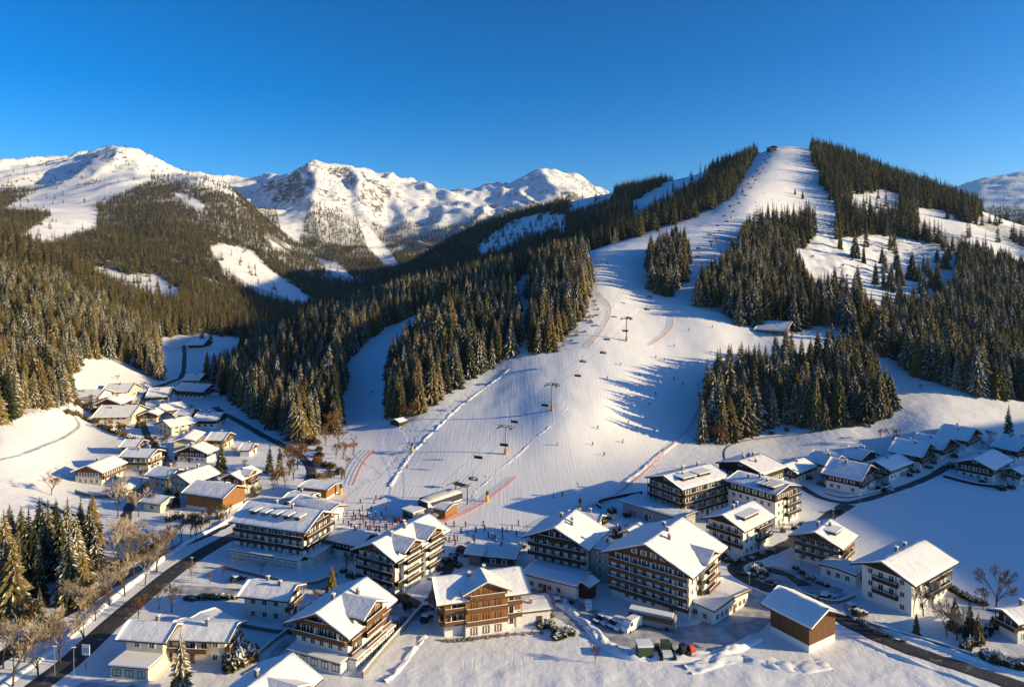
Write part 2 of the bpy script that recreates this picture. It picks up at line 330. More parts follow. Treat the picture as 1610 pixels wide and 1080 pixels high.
# ------------------------------------------------------------------ terrain mesh
PISTE = [  # groomed runs, outlined where they lie on the hillside
 [(520,800),(560,770),(600,745),(690,650),(820,560),(930,545),(860,545),(955,500),(915,398),(1000,372),(1085,345),(1145,315),(1165,285),(1192,235),(1275,235),(1312,310),(1310,340),(1200,365),(1120,375),(1080,440),(1100,490),(1200,520),(1170,560),(1110,620),(1100,660),(1010,745),(900,800),(900,850),(700,860),(560,830)],
 [(600,745),(560,720),(540,640),(540,570),(600,515),(670,485),(672,495),(625,545),(605,610),(610,650),(640,690)]]
def terrain():
    az = np.concatenate([np.linspace(R(-88), A0, 60)[:-1], np.arctan((np.arange(-150, 1761, 4.0)-CX)/F), np.linspace(A1, R(92), 110)[1:]])
    d = np.concatenate([np.linspace(8, 120, 24)[:-1], np.exp(np.linspace(math.log(120), math.log(9000), 560))])
    A, D = np.meshgrid(az, d); rr = D/np.cos(np.clip(A, A0, A1)); X = rr*np.sin(A); Y = rr*np.cos(A)
    Z = H(X, Y); nr, nc = X.shape
    idx = np.arange(nr*nc).reshape(nr, nc)
    f = np.stack([idx[:-1, :-1], idx[:-1, 1:], idx[1:, 1:], idx[1:, :-1]], -1).reshape(-1, 4)
    V = np.stack([X.ravel(), Y.ravel(), Z.ravel()], 1)
    m, nt, b = mat('snow_ground')
    geo = N(nt, 'ShaderNodeNewGeometry'); P = geo.outputs['Position']
    at = N(nt, 'ShaderNodeAttribute', attribute_name='piste').outputs['Fac']; wl = N(nt, 'ShaderNodeAttribute', attribute_name='wild').outputs['Fac']
    sep = N(nt, 'ShaderNodeSeparateXYZ', {0: geo.outputs['Normal']})
    n1 = noise_n(nt, P, .12, 6, .6); n2 = noise_n(nt, P, .9, 5, .6); n3 = noise_n(nt, P, .006, 6, .65)
    # rock and dwarf shrubs show through on the steep high ground
    steep = rng_n(nt, sep.outputs[2], .93, .62)
    rk = math_n(nt, 'MULTIPLY', rng_n(nt, math_n(nt, 'ADD', noise_n(nt, P, .03, 9, .78), math_n(nt, 'MULTIPLY', steep, .2)), .575, .65), wl, clamp=True)
    rock = mixc(nt, n1, (.075, .062, .05), (.17, .14, .11))
    snow = mixc(nt, n1, (.76, .775, .80), (.84, .85, .87))
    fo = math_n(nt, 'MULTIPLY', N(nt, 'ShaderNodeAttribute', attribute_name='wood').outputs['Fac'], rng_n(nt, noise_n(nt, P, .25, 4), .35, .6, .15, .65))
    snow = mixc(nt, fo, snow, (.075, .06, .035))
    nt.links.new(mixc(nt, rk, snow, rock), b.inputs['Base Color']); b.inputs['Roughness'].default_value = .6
    # grooming lines run down the hill on the pistes, old tracks and wind crust elsewhere
    mp = N(nt, 'ShaderNodeMapping', {'Vector': P, 'Rotation': (0, 0, R(31)), 'Scale': (1.1, .03, .06)})
    lines = noise_n(nt, mp.outputs[0], 1.0, 4, .6)
    rough = math_n(nt, 'MULTIPLY', noise_n(nt, P, .22, 8, .6), math_n(nt, 'SUBTRACT', 1.25, at))
    trk = N(nt, 'ShaderNodeTexWave', {'Vector': P, 'Scale': .16, 'Distortion': 14.0, 'Detail': 3, 'Detail Scale': .25}, wave_profile='SIN').outputs['Fac']
    trk = math_n(nt, 'MULTIPLY', rng_n(nt, trk, .93, .985), math_n(nt, 'MULTIPLY', rng_n(nt, noise_n(nt, P, .03, 2), .56, .66), -.2))
    h = math_n(nt, 'ADD', math_n(nt, 'MULTIPLY', lines, math_n(nt, 'MULTIPLY', at, .34)), math_n(nt, 'ADD', rough, trk))
    bump(nt, b, h, .30, 1.0)
    me = npmesh('snow_ground', V, f[:, ::-1], [m])
    px, py = CX+F*X/np.maximum(Y, 1), HY-F*(Z-CH)/np.maximum(Y, 1)
    pm = np.zeros(X.shape, bool)
    for pl in PISTE: pm |= inpoly(px+5*fbm(X/14, Y/14, 3, 51), py+4*fbm(X/14, Y/14, 3, 52), pl) & (D < 1400)
    at = me.attributes.new('piste', 'FLOAT', 'POINT'); at.data.foreach_set('value', pm.astype(np.float32).ravel())
    wild = sstep(1300, 2600, D).ravel().astype(np.float32)
    at = me.attributes.new('wild', 'FLOAT', 'POINT'); at.data.foreach_set('value', wild)
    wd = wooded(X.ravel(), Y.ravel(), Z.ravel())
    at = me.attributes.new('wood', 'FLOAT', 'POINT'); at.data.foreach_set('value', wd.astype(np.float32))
    o = link('snow_ground', me); tag(o, 'snow covered valley floor, slopes and mountains', 'terrain', kind='structure')
    return o
# ------------------------------------------------------------------ trees
def crown_mat(name, c1, c2, snow):
    m, nt, b = mat(name); b.inputs['Roughness'].default_value = .85
    oi = N(nt, 'ShaderNodeObjectInfo').outputs['Random']; geo = N(nt, 'ShaderNodeNewGeometry'); P = geo.outputs['Position']
    n = noise_n(nt, P, 1.3, 3); fr = N(nt, 'ShaderNodeAttribute', attribute_name='frost').outputs['Fac']
    base = mixc(nt, rng_n(nt, math_n(nt, 'ADD', oi, math_n(nt, 'MULTIPLY', n, .5)), .35, 1.25), c1, c2)
    amt = math_n(nt, 'MULTIPLY', rng_n(nt, math_n(nt, 'FRACT', math_n(nt, 'MULTIPLY', oi, 7.31)), 0, 1, .55, 1.15), snow)
    f = math_n(nt, 'ADD', math_n(nt, 'MULTIPLY', fr, amt), math_n(nt, 'MULTIPLY', math_n(nt, 'SUBTRACT', n, .5), 1.1))
    nt.links.new(mixc(nt, rng_n(nt, f, .42, .62, 0, .9), base, (.74, .76, .79)), b.inputs['Base Color'])
    return m
M['crown'] = crown_mat('spruce_needles', (.020, .026, .009), (.165, .118, .032), .68)
M['crownfar'] = crown_mat('spruce_needles_distant', (.022, .027, .010), (.140, .102, .030), .52)
M['bark'] = simple('bark', (.07, .05, .035), .95, .3, 2)
M['twigs'] = simple('bare_twigs', (.13, .085, .048), .95, .35, .4)
M['frosttwigs'] = simple('frosted_twigs', (.33, .27, .20), .9, .4, .5)
def spruce(seed, Hh, Rr, tiers, nb, mt, name='spruce_crown', ragged=.25):
    rg = np.random.default_rng(seed); V = []; Fc = []; fr = []; n = 0
    for i in range(tiers):
        t = (i+.15*rg.random())/tiers; z = Hh*(.07+.93*t**.92); rad = Rr*(1-t)**.82*(1+ragged*(rg.random()-.5))+.12
        k = max(4, int(nb*(1-.45*t))); off = rg.random()*6.28
        for j in range(k):
            a = off+6.283*(j+.6*(rg.random()-.5))/k; L = rad*(1-ragged+2*ragged*rg.random()*.8); w = L*(.26+.16*rg.random())*6.5/k**.9
            zz = z+Hh*.02*(rg.random()-.5); dr = L*(.30+.28*rg.random()); ca, sa = math.cos(a), math.sin(a); up = .06*L
            pts = [(0, 0, .05*L), (.45*L, 0, -.30*dr+up), (L, 0, -dr), (.42*L, w*.62, -.30*dr-.13*L), (.42*L, -w*.62, -.30*dr-.13*L), (.76*L, w*.5, -.68*dr-.12*L), (.76*L, -w*.5, -.68*dr-.12*L), (.72*L, 0, -.6*dr+up*.8)]
            s0 = .55+.6*rg.random()
            for q, (x, y, h) in enumerate(pts):
                V.append((x*ca-y*sa, x*sa+y*ca, zz+h)); fr.append((0.5, 1, .7, .1, .1, .15, .15, 1)[q]*s0)
            for f in ((0, 4, 1), (0, 1, 3), (1, 4, 6), (1, 6, 7), (1, 7, 5), (1, 5, 3), (7, 6, 2), (7, 2, 5)): Fc.append((n+f[0], n+f[1], n+f[2]))
            n += 8
    # pointed leader
    for j in range(5):
        a = j*1.2566; V += [(0, 0, Hh*1.03), (.16*math.cos(a), .16*math.sin(a), Hh*.9), (.16*math.cos(a+1.3), .16*math.sin(a+1.3), Hh*.9)]; fr += [.3]*3; Fc.append((n, n+1, n+2)); n += 3
    me = npmesh(name, np.array(V), np.array(Fc), [mt], False)
    at = me.attributes.new('frost', 'FLOAT', 'POINT'); at.data.foreach_set('value', np.array(fr, np.float32)); return me
def trunk_mesh(Hh, r):
    mb = MB(); mb.tube((0, 0, -1.5), (0, 0, Hh*.45), r, r*.65, 7); mb.tube((0, 0, Hh*.45), (0, 0, Hh*.97), r*.65, r*.12, 7); return mb.mesh('spruce_trunk', 'bark')
def bare_mesh(seed, Hh, spread, mt, depth=5, twig=.035):
    rnd = random.Random(seed); tr = MB(); cr = MB()
    def grow(p, d, L, r, lv):
        q = p+d*L; (tr if lv < 2 else cr).tube(p, q, r, r*.68, 5 if lv < 2 else 3, cap=False)
        if lv >= depth: return
        for k in range((4 if lv < 2 else 3) if lv < depth-1 else 4):
            ax = mathutils.Vector((rnd.uniform(-1, 1), rnd.uniform(-1, 1), rnd.uniform(-.3, .4))).normalized()
            nd = (d*(1-.25*spread)+ax*spread*rnd.uniform(.5, 1.1)+mathutils.Vector((0, 0, .18))).normalized()
            st = p+d*L*rnd.uniform(.55, 1.0) if k else q
            grow(st, nd, L*rnd.uniform(.6, .82), max(r*.55, twig), lv+1)
    L0 = Hh*.3; grow(mathutils.Vector((0, 0, -.6)), mathutils.Vector((rnd.uniform(-.06, .06), rnd.uniform(-.06, .06), 1)).normalized(), L0, Hh*.016, 0)
    return tr.mesh('bare_trunk', 'bark'), cr.mesh('bare_branches', mt)
# crown, trunk mesh pairs of unit trees 20 m tall
NEAR = []
for i, (tiers, nb, Rr) in enumerate(((30, 11, 4.3), (26, 11, 3.7), (32, 11, 4.8), (28, 12, 3.4), (24, 11, 4.2))):
    NEAR.append((spruce(10+i, 20, Rr, tiers, nb, M['crown']), trunk_mesh(20, .27)))
MIDT = [spruce(30+i, 20, r, 17, 8, M['crownfar'], 'distant_spruce', .35) for i, r in enumerate((3.3, 2.8, 3.8, 3.1))]
FART = [spruce(50+i, 20, r, 9, 7, M['crownfar'], 'far_spruce', .4) for i, r in enumerate((4.0, 3.4, 4.6))]

# forest stands, outlined by where the trunks stand; (label, group, near dist, far dist, outline)
STAND = {
 'right_clump': (300, 520, [(1104,700),(1106,660),(1120,625),(1150,590),(1192,592),(1236,580),(1280,568),(1345,566),(1372,590),(1398,625),(1402,652),(1362,668),(1325,664),(1292,674),(1258,666),(1222,672),(1190,682),(1160,680),(1142,700)]),
 'upper_clump': (420, 1100, [(1084,482),(1100,462),(1124,440),(1164,392),(1192,352),(1225,345),(1240,380),(1252,415),(1290,440),(1345,465),(1372,500),(1384,530),(1352,540),(1320,520),(1270,510),(1243,522),(1238,512),(1200,515),(1170,510),(1130,492)]),
 'upper_clump2': (600, 1000, [(1235,352),(1275,345),(1286,372),(1262,392),(1240,392)]),
 'right_forest': (380, 1400, [(1366,556),(1380,530),(1395,490),(1415,465),(1380,468),(1345,460),(1335,440),(1300,400),(1316,372),(1314,330),(1300,300),(1282,262),(1272,235),(1285,215),(1700,300),(1900,400),(1900,700),(1640,672),(1600,648),(1560,636),(1500,610),(1440,590),(1400,560)]),
 'centre_clump': (360, 760, [(610,655),(612,600),(632,560),(672,525),(715,492),(760,462),(805,442),(812,470),(815,520),(812,552),(795,566),(740,594),(695,622),(650,662),(630,664)]),
 'chute_clump': (380, 700, [(832,548),(832,440),(842,428),(880,410),(918,418),(934,462),(916,490),(900,510),(872,545),(850,556)]),
 'piste_island': (450, 800, [(1018,452),(1022,412),(1048,395),(1080,390),(1084,412),(1072,450),(1052,468),(1030,462)]),
 'left_ridge': (330, 900, [(338,606),(345,560),(395,470),(640,420),(880,380),(826,440),(760,456),(706,478),(664,492),(610,512),(566,548),(538,575),(538,640),(528,690),(505,665),(486,700),(455,690),(420,672),(380,640)]),
 'left_forest': (250, 1250, [(-400,300),(-50,340),(420,480),(420,530),(345,560),(338,600),(318,592),(322,560),(262,548),(240,530),(262,600),(236,592),(190,568),(135,562),(110,590),(106,640),(60,648),(28,655),(18,668),(-20,668),(-400,720)])}
CLEAR = [(200, 1400, [(815,425),(834,432),(834,550),(815,560)]),
 (500, 1400, [(1246,392),(1290,388),(1325,374),(1400,370),(1455,380),(1512,404),(1500,440),(1450,472),(1390,472),(1335,452),(1275,435)]),
 (500, 1400, [(1335,306),(1400,303),(1425,312),(1405,324),(1345,322)]), (500, 1400, [(1440,326),(1480,333),(1560,365),(1640,400),(1640,420),(1560,398),(1500,370),(1440,348)]),
 (500, 1400, [(1530,322),(1560,318),(1640,350),(1640,372),(1560,348)]),
 (1000, 3500, [(20,378),(75,342),(105,326),(152,326),(152,355),(110,368),(60,382)]), (900, 2500, [(118,438),(160,418),(200,432),(240,430),(292,458),(270,466),(200,460),(150,450)]),
 (1000, 3500, [(328,386),(355,384),(398,396),(428,426),(505,478),(460,472),(390,446),(350,420)]), (1500, 5000, [(270,303),(300,308),(330,328),(310,328)]), (1500, 5000, [(412,362),(465,392),(430,388)]),
 (900, 3500, [(748,388),(800,350),(840,336),(892,338),(888,356),(830,367),(790,388),(760,398)]), (900, 3500, [(885,320),(940,300),(968,292),(964,310),(905,328)]),
 (800, 3500, [(985,322),(1040,290),(1100,266),(1135,260),(1085,290),(1040,312),(1000,332)]), (2500, 6000, [(560,335),(592,370),(635,424),(612,420),(578,388)]), (1200, 6000, [(492,405),(530,413),(562,442),(525,428)]),
 (400, 1000, [(243,540),(262,528),(330,526),(392,534),(388,556),(330,560),(300,600),(268,604)]),
 (2000, 5000, [(0,330),(60,300),(150,290),(220,262),(240,280),(150,318),(60,350)]), (2600, 7000, [(430,270),(470,262),(490,300),(470,380),(440,360)])]
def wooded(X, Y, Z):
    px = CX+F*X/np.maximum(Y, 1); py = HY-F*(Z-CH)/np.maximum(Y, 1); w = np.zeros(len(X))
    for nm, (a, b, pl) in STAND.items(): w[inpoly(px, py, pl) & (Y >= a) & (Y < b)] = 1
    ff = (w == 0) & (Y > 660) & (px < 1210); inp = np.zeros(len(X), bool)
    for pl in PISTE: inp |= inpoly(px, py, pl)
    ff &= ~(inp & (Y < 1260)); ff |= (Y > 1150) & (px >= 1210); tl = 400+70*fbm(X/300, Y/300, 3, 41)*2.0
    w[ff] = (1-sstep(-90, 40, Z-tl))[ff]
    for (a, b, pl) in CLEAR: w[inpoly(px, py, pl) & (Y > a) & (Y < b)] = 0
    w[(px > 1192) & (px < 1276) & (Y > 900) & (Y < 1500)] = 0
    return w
def candidates():
    out = []
    for (d0, d1, sp) in ((240, 700, 5.2), (700, 1150, 6.3), (1150, 2000, 7.6), (2000, 3400, 11), (3400, 6200, 20)):
        xs = np.arange(-.96*d1, .96*d1, sp); ys = np.arange(d0*.9, d1, sp); X, Y = np.meshgrid(xs, ys)
        X = (X+(RNG.random(X.shape)-.5)*sp*.85).ravel(); Y = (Y+(RNG.random(Y.shape)-.5)*sp*.85).ravel()
        px = CX+F*X/Y; k = (px > -190) & (px < 1800) & (Y >= d0) & (Y < d1); X, Y, px = X[k], Y[k], px[k]
        lab = np.full(len(X), '', dtype=object)
        Z = H(X, Y); py = HY-F*(Z-CH)/Y; px0, py0 = px, py
        px = px+np.minimum(5, 4000/Y)*fbm(X/24, Y/24, 3, 131)*2; py = py+np.minimum(5, 5000/Y)*fbm(X/30, Y/30, 3, 132)*1.5
        if d0 < 1200:
            for nm, (a, b, pl) in STAND.items():
                m = inpoly(px, py, pl) & (Y >= a) & (Y < b); lab[m] = nm
        dens = np.ones(len(X))
        far = (lab == '') & (Y > 640) & (px < 1210)
        if d1 > 700:
            inp = np.zeros(len(X), bool)
            for pl in PISTE: inp |= inpoly(px, py, pl) | inpoly(px, py-.6*20*F/Y, pl)
            far &= ~(inp & (Y < 1260)); far &= ~((px > 820) & (px < 1100) & (Y < 640+.0*px))
            lab[far] = 'far_forest'
        far2 = (lab == '') & (Y > 1150) & (px >= 1210); lab[far2] = 'far_forest'
        for ci_, (a, b, pl) in enumerate(CLEAR):
            keep = RNG.random(len(X)) < (.05 if ci_ in (1, 6, 10) else .012 if Y.min() > 400 else 0)
            lab[(inpoly(px, py, pl) | inpoly(px, py-.7*22*F/Y, pl)) & (Y > a) & (Y < b) & ~keep & (ci_ > 0)] = ''
            if ci_ == 0: lab[inpoly(px, py, pl) & (Y > a) & (Y < b)] = ''
        lab[(px > 1192) & (px < 1276) & (Y > 900) & (Y < 1500) & (py < 300)] = ''
        ff = lab == 'far_forest'
        tl = 430+70*fbm(X/300, Y/300, 3, 41)*2.0; tl = tl-110*(px > 540)*(px < 740)-60*(px < 120)
        slope_n = fbm(X/120, Y/120, 4, 77)
        dens[ff] = (1-sstep(-70, 90, Z-tl)*1.0)[ff]; dens[ff & (dens < .25) & (slope_n > .1) & (Z < tl+420)] += .10
        gp = fbm(X/55, Y/90, 4, 79); dens[ff & (gp > .38) & (Y > 900)] *= .12; dens[ff & (gp < -.1) & (Y > 1800)] *= .8; dens[ff & (slope_n > .45) & (Y > 1200)] *= .2
        cl = fbm(X/26, Y/26, 3, 91); near = ~ff; dens[near & (cl > .42)] *= .25
        dens[(lab == 'upper_clump') & (fbm(X/30, Y/30, 2, 9) > .3)] *= .5
        k = (lab != '') & (RNG.random(len(X)) < dens)
        out.append(np.stack([X[k], Y[k], Z[k], px0[k], py0[k]], 1)); out[-1] = (out[-1], lab[k], sp)
    P = np.concatenate([o[0] for o in out]); L = np.concatenate([o[1] for o in out]); S = np.concatenate([np.full(len(o[0]), o[2]) for o in out])
    # leave out what the land hides completely (with a margin of 20 m)
    top = P[:, 2]+26; hid = np.zeros(len(P), bool)
    for t in np.linspace(.12, .97, 34):
        x, y = P[:, 0]*t, P[:, 1]*t; zr = CH+(top-CH)*t; hid |= Hq(x, y) > zr+18
    k = ~hid; return P[k], L[k], S[k]
# quick bilinear lookup of the land for many points
_gx = np.linspace(-.95, .95, 420); _gd = np.exp(np.linspace(math.log(60), math.log(6500), 420))
_GX, _GD = np.meshgrid(_gx, _gd); _GZ = H((_GX*_GD), _GD)
def Hq(x, y):
    u = (np.clip(x/y, -.95, .95)+.95)/1.9*419; v = np.clip((np.log(y)-math.log(60))/(math.log(6500)-math.log(60)), 0, 1)*419
    i = np.clip(u.astype(int), 0, 418); j = np.clip(v.astype(int), 0, 418); a = u-i; b = v-j
    return (_GZ[j, i]*(1-a)+_GZ[j, i+1]*a)*(1-b)+(_GZ[j+1, i]*(1-a)+_GZ[j+1, i+1]*a)*b
def scatter(name, pts, scl, meshes, label):
    """one stand of uncountable trees: points with copies of a few tree meshes on them"""
    me = bpy.data.meshes.new(name); me.vertices.add(len(pts)); me.vertices.foreach_set('co', pts.astype(np.float32).ravel())
    for nm, arr in (('scl', scl), ('wid', scl**.6*(.74+.62*RNG.random(len(pts)))), ('rot', RNG.random(len(pts))*6.28)):
        me.attributes.new(nm, 'FLOAT', 'POINT').data.foreach_set('value', arr.astype(np.float32))
    me.attributes.new('pick', 'INT', 'POINT').data.foreach_set('value', RNG.integers(0, len(meshes), len(pts)).astype(np.int32))
    o = link(name, me); g = bpy.data.node_groups.new(name+'_points', 'GeometryNodeTree')
    g.interface.new_socket('Geometry', in_out='INPUT', socket_type='NodeSocketGeometry'); g.interface.new_socket('Geometry', in_out='OUTPUT', socket_type='NodeSocketGeometry')
    gi = g.nodes.new('NodeGroupInput'); go = g.nodes.new('NodeGroupOutput')
    col = bpy.data.collections.new(name+'_kinds')
    for m_ in meshes: col.objects.link(bpy.data.objects.new(m_.name, m_))
    ci = g.nodes.new('GeometryNodeCollectionInfo'); ci.inputs[0].default_value = col; ci.inputs['Separate Children'].default_value = True; ci.inputs['Reset Children'].default_value = True
    ip = g.nodes.new('GeometryNodeInstanceOnPoints'); ip.inputs['Pick Instance'].default_value = True
    def attr(n, t):
        a = g.nodes.new('GeometryNodeInputNamedAttribute'); a.data_type = t; a.inputs[0].default_value = n; return a.outputs[0]
    cx = g.nodes.new('ShaderNodeCombineXYZ'); g.links.new(attr('rot', 'FLOAT'), cx.inputs[2])
    mp = g.nodes.new('GeometryNodeMeshToPoints')
    g.links.new(gi.outputs[0], mp.inputs[0]); g.links.new(mp.outputs[0], ip.inputs['Points']); g.links.new(ci.outputs[0], ip.inputs['Instance'])
    g.links.new(attr('pick', 'INT'), ip.inputs['Instance Index']); g.links.new(cx.outputs[0], ip.inputs['Rotation'])
    sx = g.nodes.new('ShaderNodeCombineXYZ'); wd = attr('wid', 'FLOAT'); g.links.new(wd, sx.inputs[0]); g.links.new(wd, sx.inputs[1]); g.links.new(attr('scl', 'FLOAT'), sx.inputs[2]); g.links.new(sx.outputs[0], ip.inputs['Scale']); g.links.new(ip.outputs[0], go.inputs[0])
    o.modifiers.new('trees', 'NODES').node_group = g
    tag(o, label, 'forest', kind='stuff'); return o
TREE_LABEL = {
 'right_clump': ('snow dusted spruce in the round clump above the grey chalets on the right', 'spruces of the round clump above the right chalets'),
 'upper_clump': ('spruce in the stand between the wide piste and the small wooden hut', 'spruces of the stand above the small wooden hut'),
 'upper_clump2': ('spruce in the stand between the wide piste and the small wooden hut', 'spruces of the stand above the small wooden hut'),
 'right_forest': ('spruce at the lower edge of the big forest on the right hillside', 'spruces of the big forest on the right hillside'),
 'centre_clump': ('sunlit spruce in the steep clump between the narrow left run and the lift line', 'spruces of the clump between the two ski runs'),
 'chute_clump': ('tall spruce in the stand right of the snowy chute and left of the piste', 'spruces right of the snowy chute'),
 'piste_island': ('spruce in the small stand surrounded by the upper piste', 'spruces of the island in the upper piste'),
 'left_ridge': ('spruce on the ridge left of the narrow ski run above the stream', 'spruces on the ridge left of the narrow run'),
 'left_forest': ('olive lit spruce in the forest above the left snow field', 'spruces of the forest above the left field'),
 'far_forest': ('spruce high on the far slopes', 'far spruces')}
def place_tree(x, y, z, s, k, label, group, cat='tree', rz=0, lean=0):
    c, t = NEAR[k]; o = thing('spruce_tree', label, cat, (x, y, z-.3), rz, group); ww_ = s*random.uniform(.8, 1.3); o.scale = (ww_, ww_, s*random.uniform(.92, 1.1))
    link('trunk', t, o); link('crown', c, o); return o
def forests():
    P, L, S = candidates()
    hgt = .72+.42*RNG.random(len(P))+.34*RNG.random(len(P))**3+.18*fbm(P[:, 0]/40, P[:, 1]/40, 2, 15); hgt *= np.where(L == 'far_forest', 1.0, 1.08)*np.where(S > 12, 1.22, 1)*np.where(S > 20, 1.3, 1)
    hgt = np.where(L == 'right_clump', hgt*1.02, hgt)
    size = hgt*20/P[:, 1]; infr = (P[:, 3] > 0) & (P[:, 3] < 1610)
    order = np.argsort(-np.where(infr, size, 0)); ind = np.zeros(len(P), bool); ind[order[:262]] = True
    for i in np.nonzero(ind)[0]:
        lb, gr = TREE_LABEL[L[i]]; place_tree(P[i, 0], P[i, 1], P[i, 2], hgt[i], i % 5, lb, gr, rz=RNG.random()*6.28)
    r = ~ind; near = r & (P[:, 1] < 720); mid = r & ~near & (P[:, 1] < 1300); far = r & (P[:, 1] >= 1300)
    print('trees', len(P), near.sum(), mid.sum(), far.sum())
    sink = np.array([0, 0, -.3])
    scatter('hillside_forest', P[near, :3]+sink, hgt[near], [a for a, b in NEAR[:4]], 'dense spruce forest on the near hillsides around the pistes')
    scatter('upper_forest', P[mid, :3]+sink, hgt[mid], MIDT, 'dense spruce forest on the upper slopes of the ski mountain')
    scatter('mountain_forest', P[far, :3]+sink, hgt[far], FART, 'far dark spruce forest on the mountainsides')
FORESTS = forests
# ------------------------------------------------------------------ buildings
_WC = {}
def win_mesh(w, h, fm, door=False):
    k = (w, h, fm)
    if k not in _WC:
        a = MB(); t = .09; D0, D1 = -.10, .04           # local: x along the wall, outward -y
        a.box(-w/2-t, w/2+t, D0, D1, -t, 0); a.box(-w/2-t, w/2+t, D0, D1, h, h+t)
        a.box(-w/2-t, -w/2, D0, D1, 0, h); a.box(w/2, w/2+t, D0, D1, 0, h); a.box(-.04, .04, D0+.02, D1, 0, h)
        g = MB(); g.box(-w/2, w/2, -.05, .03, 0, h); g.mi = 1; g.box(-w/2+.02, -w/2+w*.17, -.062, -.052, .03, h-.03); g.box(w/2-w*.17, w/2-.02, -.062, -.052, .03, h-.03)
        _WC[k] = (a.mesh('window', fm), g.mesh('pane', ['glass', 'curtain']))
    return _WC[k]
def fit(N_, L_, R_, zb=None):
    x0, y0, z0 = hit(*N_); z0 = z0 if zb is None else zb
    if zb is not None: y0 = (CH-zb)*F/(N_[1]-HY); x0 = (N_[0]-CX)/F*y0
    def on(p):
        d = (CH-z0)*F/(p[1]-HY); return (p[0]-CX)/F*d, d
    lx, ly = on(L_); rx, ry = on(R_)
    a = math.atan2(ry-y0, rx-x0); b = math.atan2(ly-y0, lx-x0)-PI/2; wx = math.hypot(rx-x0, ry-y0); wy = math.hypot(lx-x0, ly-y0)
    ang = (a*wx**2+b*wy**2)/(wx**2+wy**2)
    return (x0, y0, z0), ang, wx, wy
def lumpy(pl, s0, s1, T, a, b, loc):
    """roof snow: the section pl swept along the roof, thickness and eave edge uneven"""
    mb = MB(); n = max(4, int((s1-s0)/1.1)); ym = (a+b)/2; up = pl[3:]; sec = list(pl[:3])
    for (p, q) in zip(up[:-1], up[1:]):                      # refine the upper side
        k = max(1, int(abs(q[0]-p[0])/1.2)); sec += [(p[0]+(q[0]-p[0])*i/k, p[1]+(q[1]-p[1])*i/k) for i in range(k)]
    sec.append(up[-1]); m = len(sec); S = np.linspace(s0, s1, n+1); Y = np.array([p[0] for p in sec]); Zs = np.array([p[1] for p in sec])
    SS, YY = np.meshgrid(S, Y); ox, oy = loc[0]*1.7, loc[1]*1.3
    nz = fbm(SS/2.6+ox, YY/2.6+oy, 3, 5)*.16+fbm(SS/.9+ox, YY/.9+oy, 2, 6)*.05; nz[:3] = 0
    ey = fbm(SS/2.0+ox, np.sign(YY-ym)*40+oy+SS*0, 3, 9)*.22
    for i in range(n+1):
        for j in range(m):
            e = 1 if abs(Y[j]-ym) > (b-a)/2-.35 and j != 1 else 0
            y = Y[j]-np.sign(Y[j]-ym)*e*abs(ey[j, i]); z = Zs[j]+nz[j, i]*(.4 if e else 1)
            ds = (.12*fbm(np.array([Y[j]+ox]), np.array([oy+i*9.]), 2, 3)[0] if i in (0, n) else 0)
            mb.v.append(T((float(y), float(z)), float(S[i]+(abs(ds) if i == 0 else -abs(ds)))))
    for i in range(n):
        for j in range(m): mb.f.append((i*m+j, i*m+(j+1) % m, (i+1)*m+(j+1) % m, (i+1)*m+j)); mb.m.append(0)
    mb.f += [tuple(range(m)), tuple(range(n*m, (n+1)*m))[::-1]]; mb.m += [0, 0]
    return mb
ROOFS = []
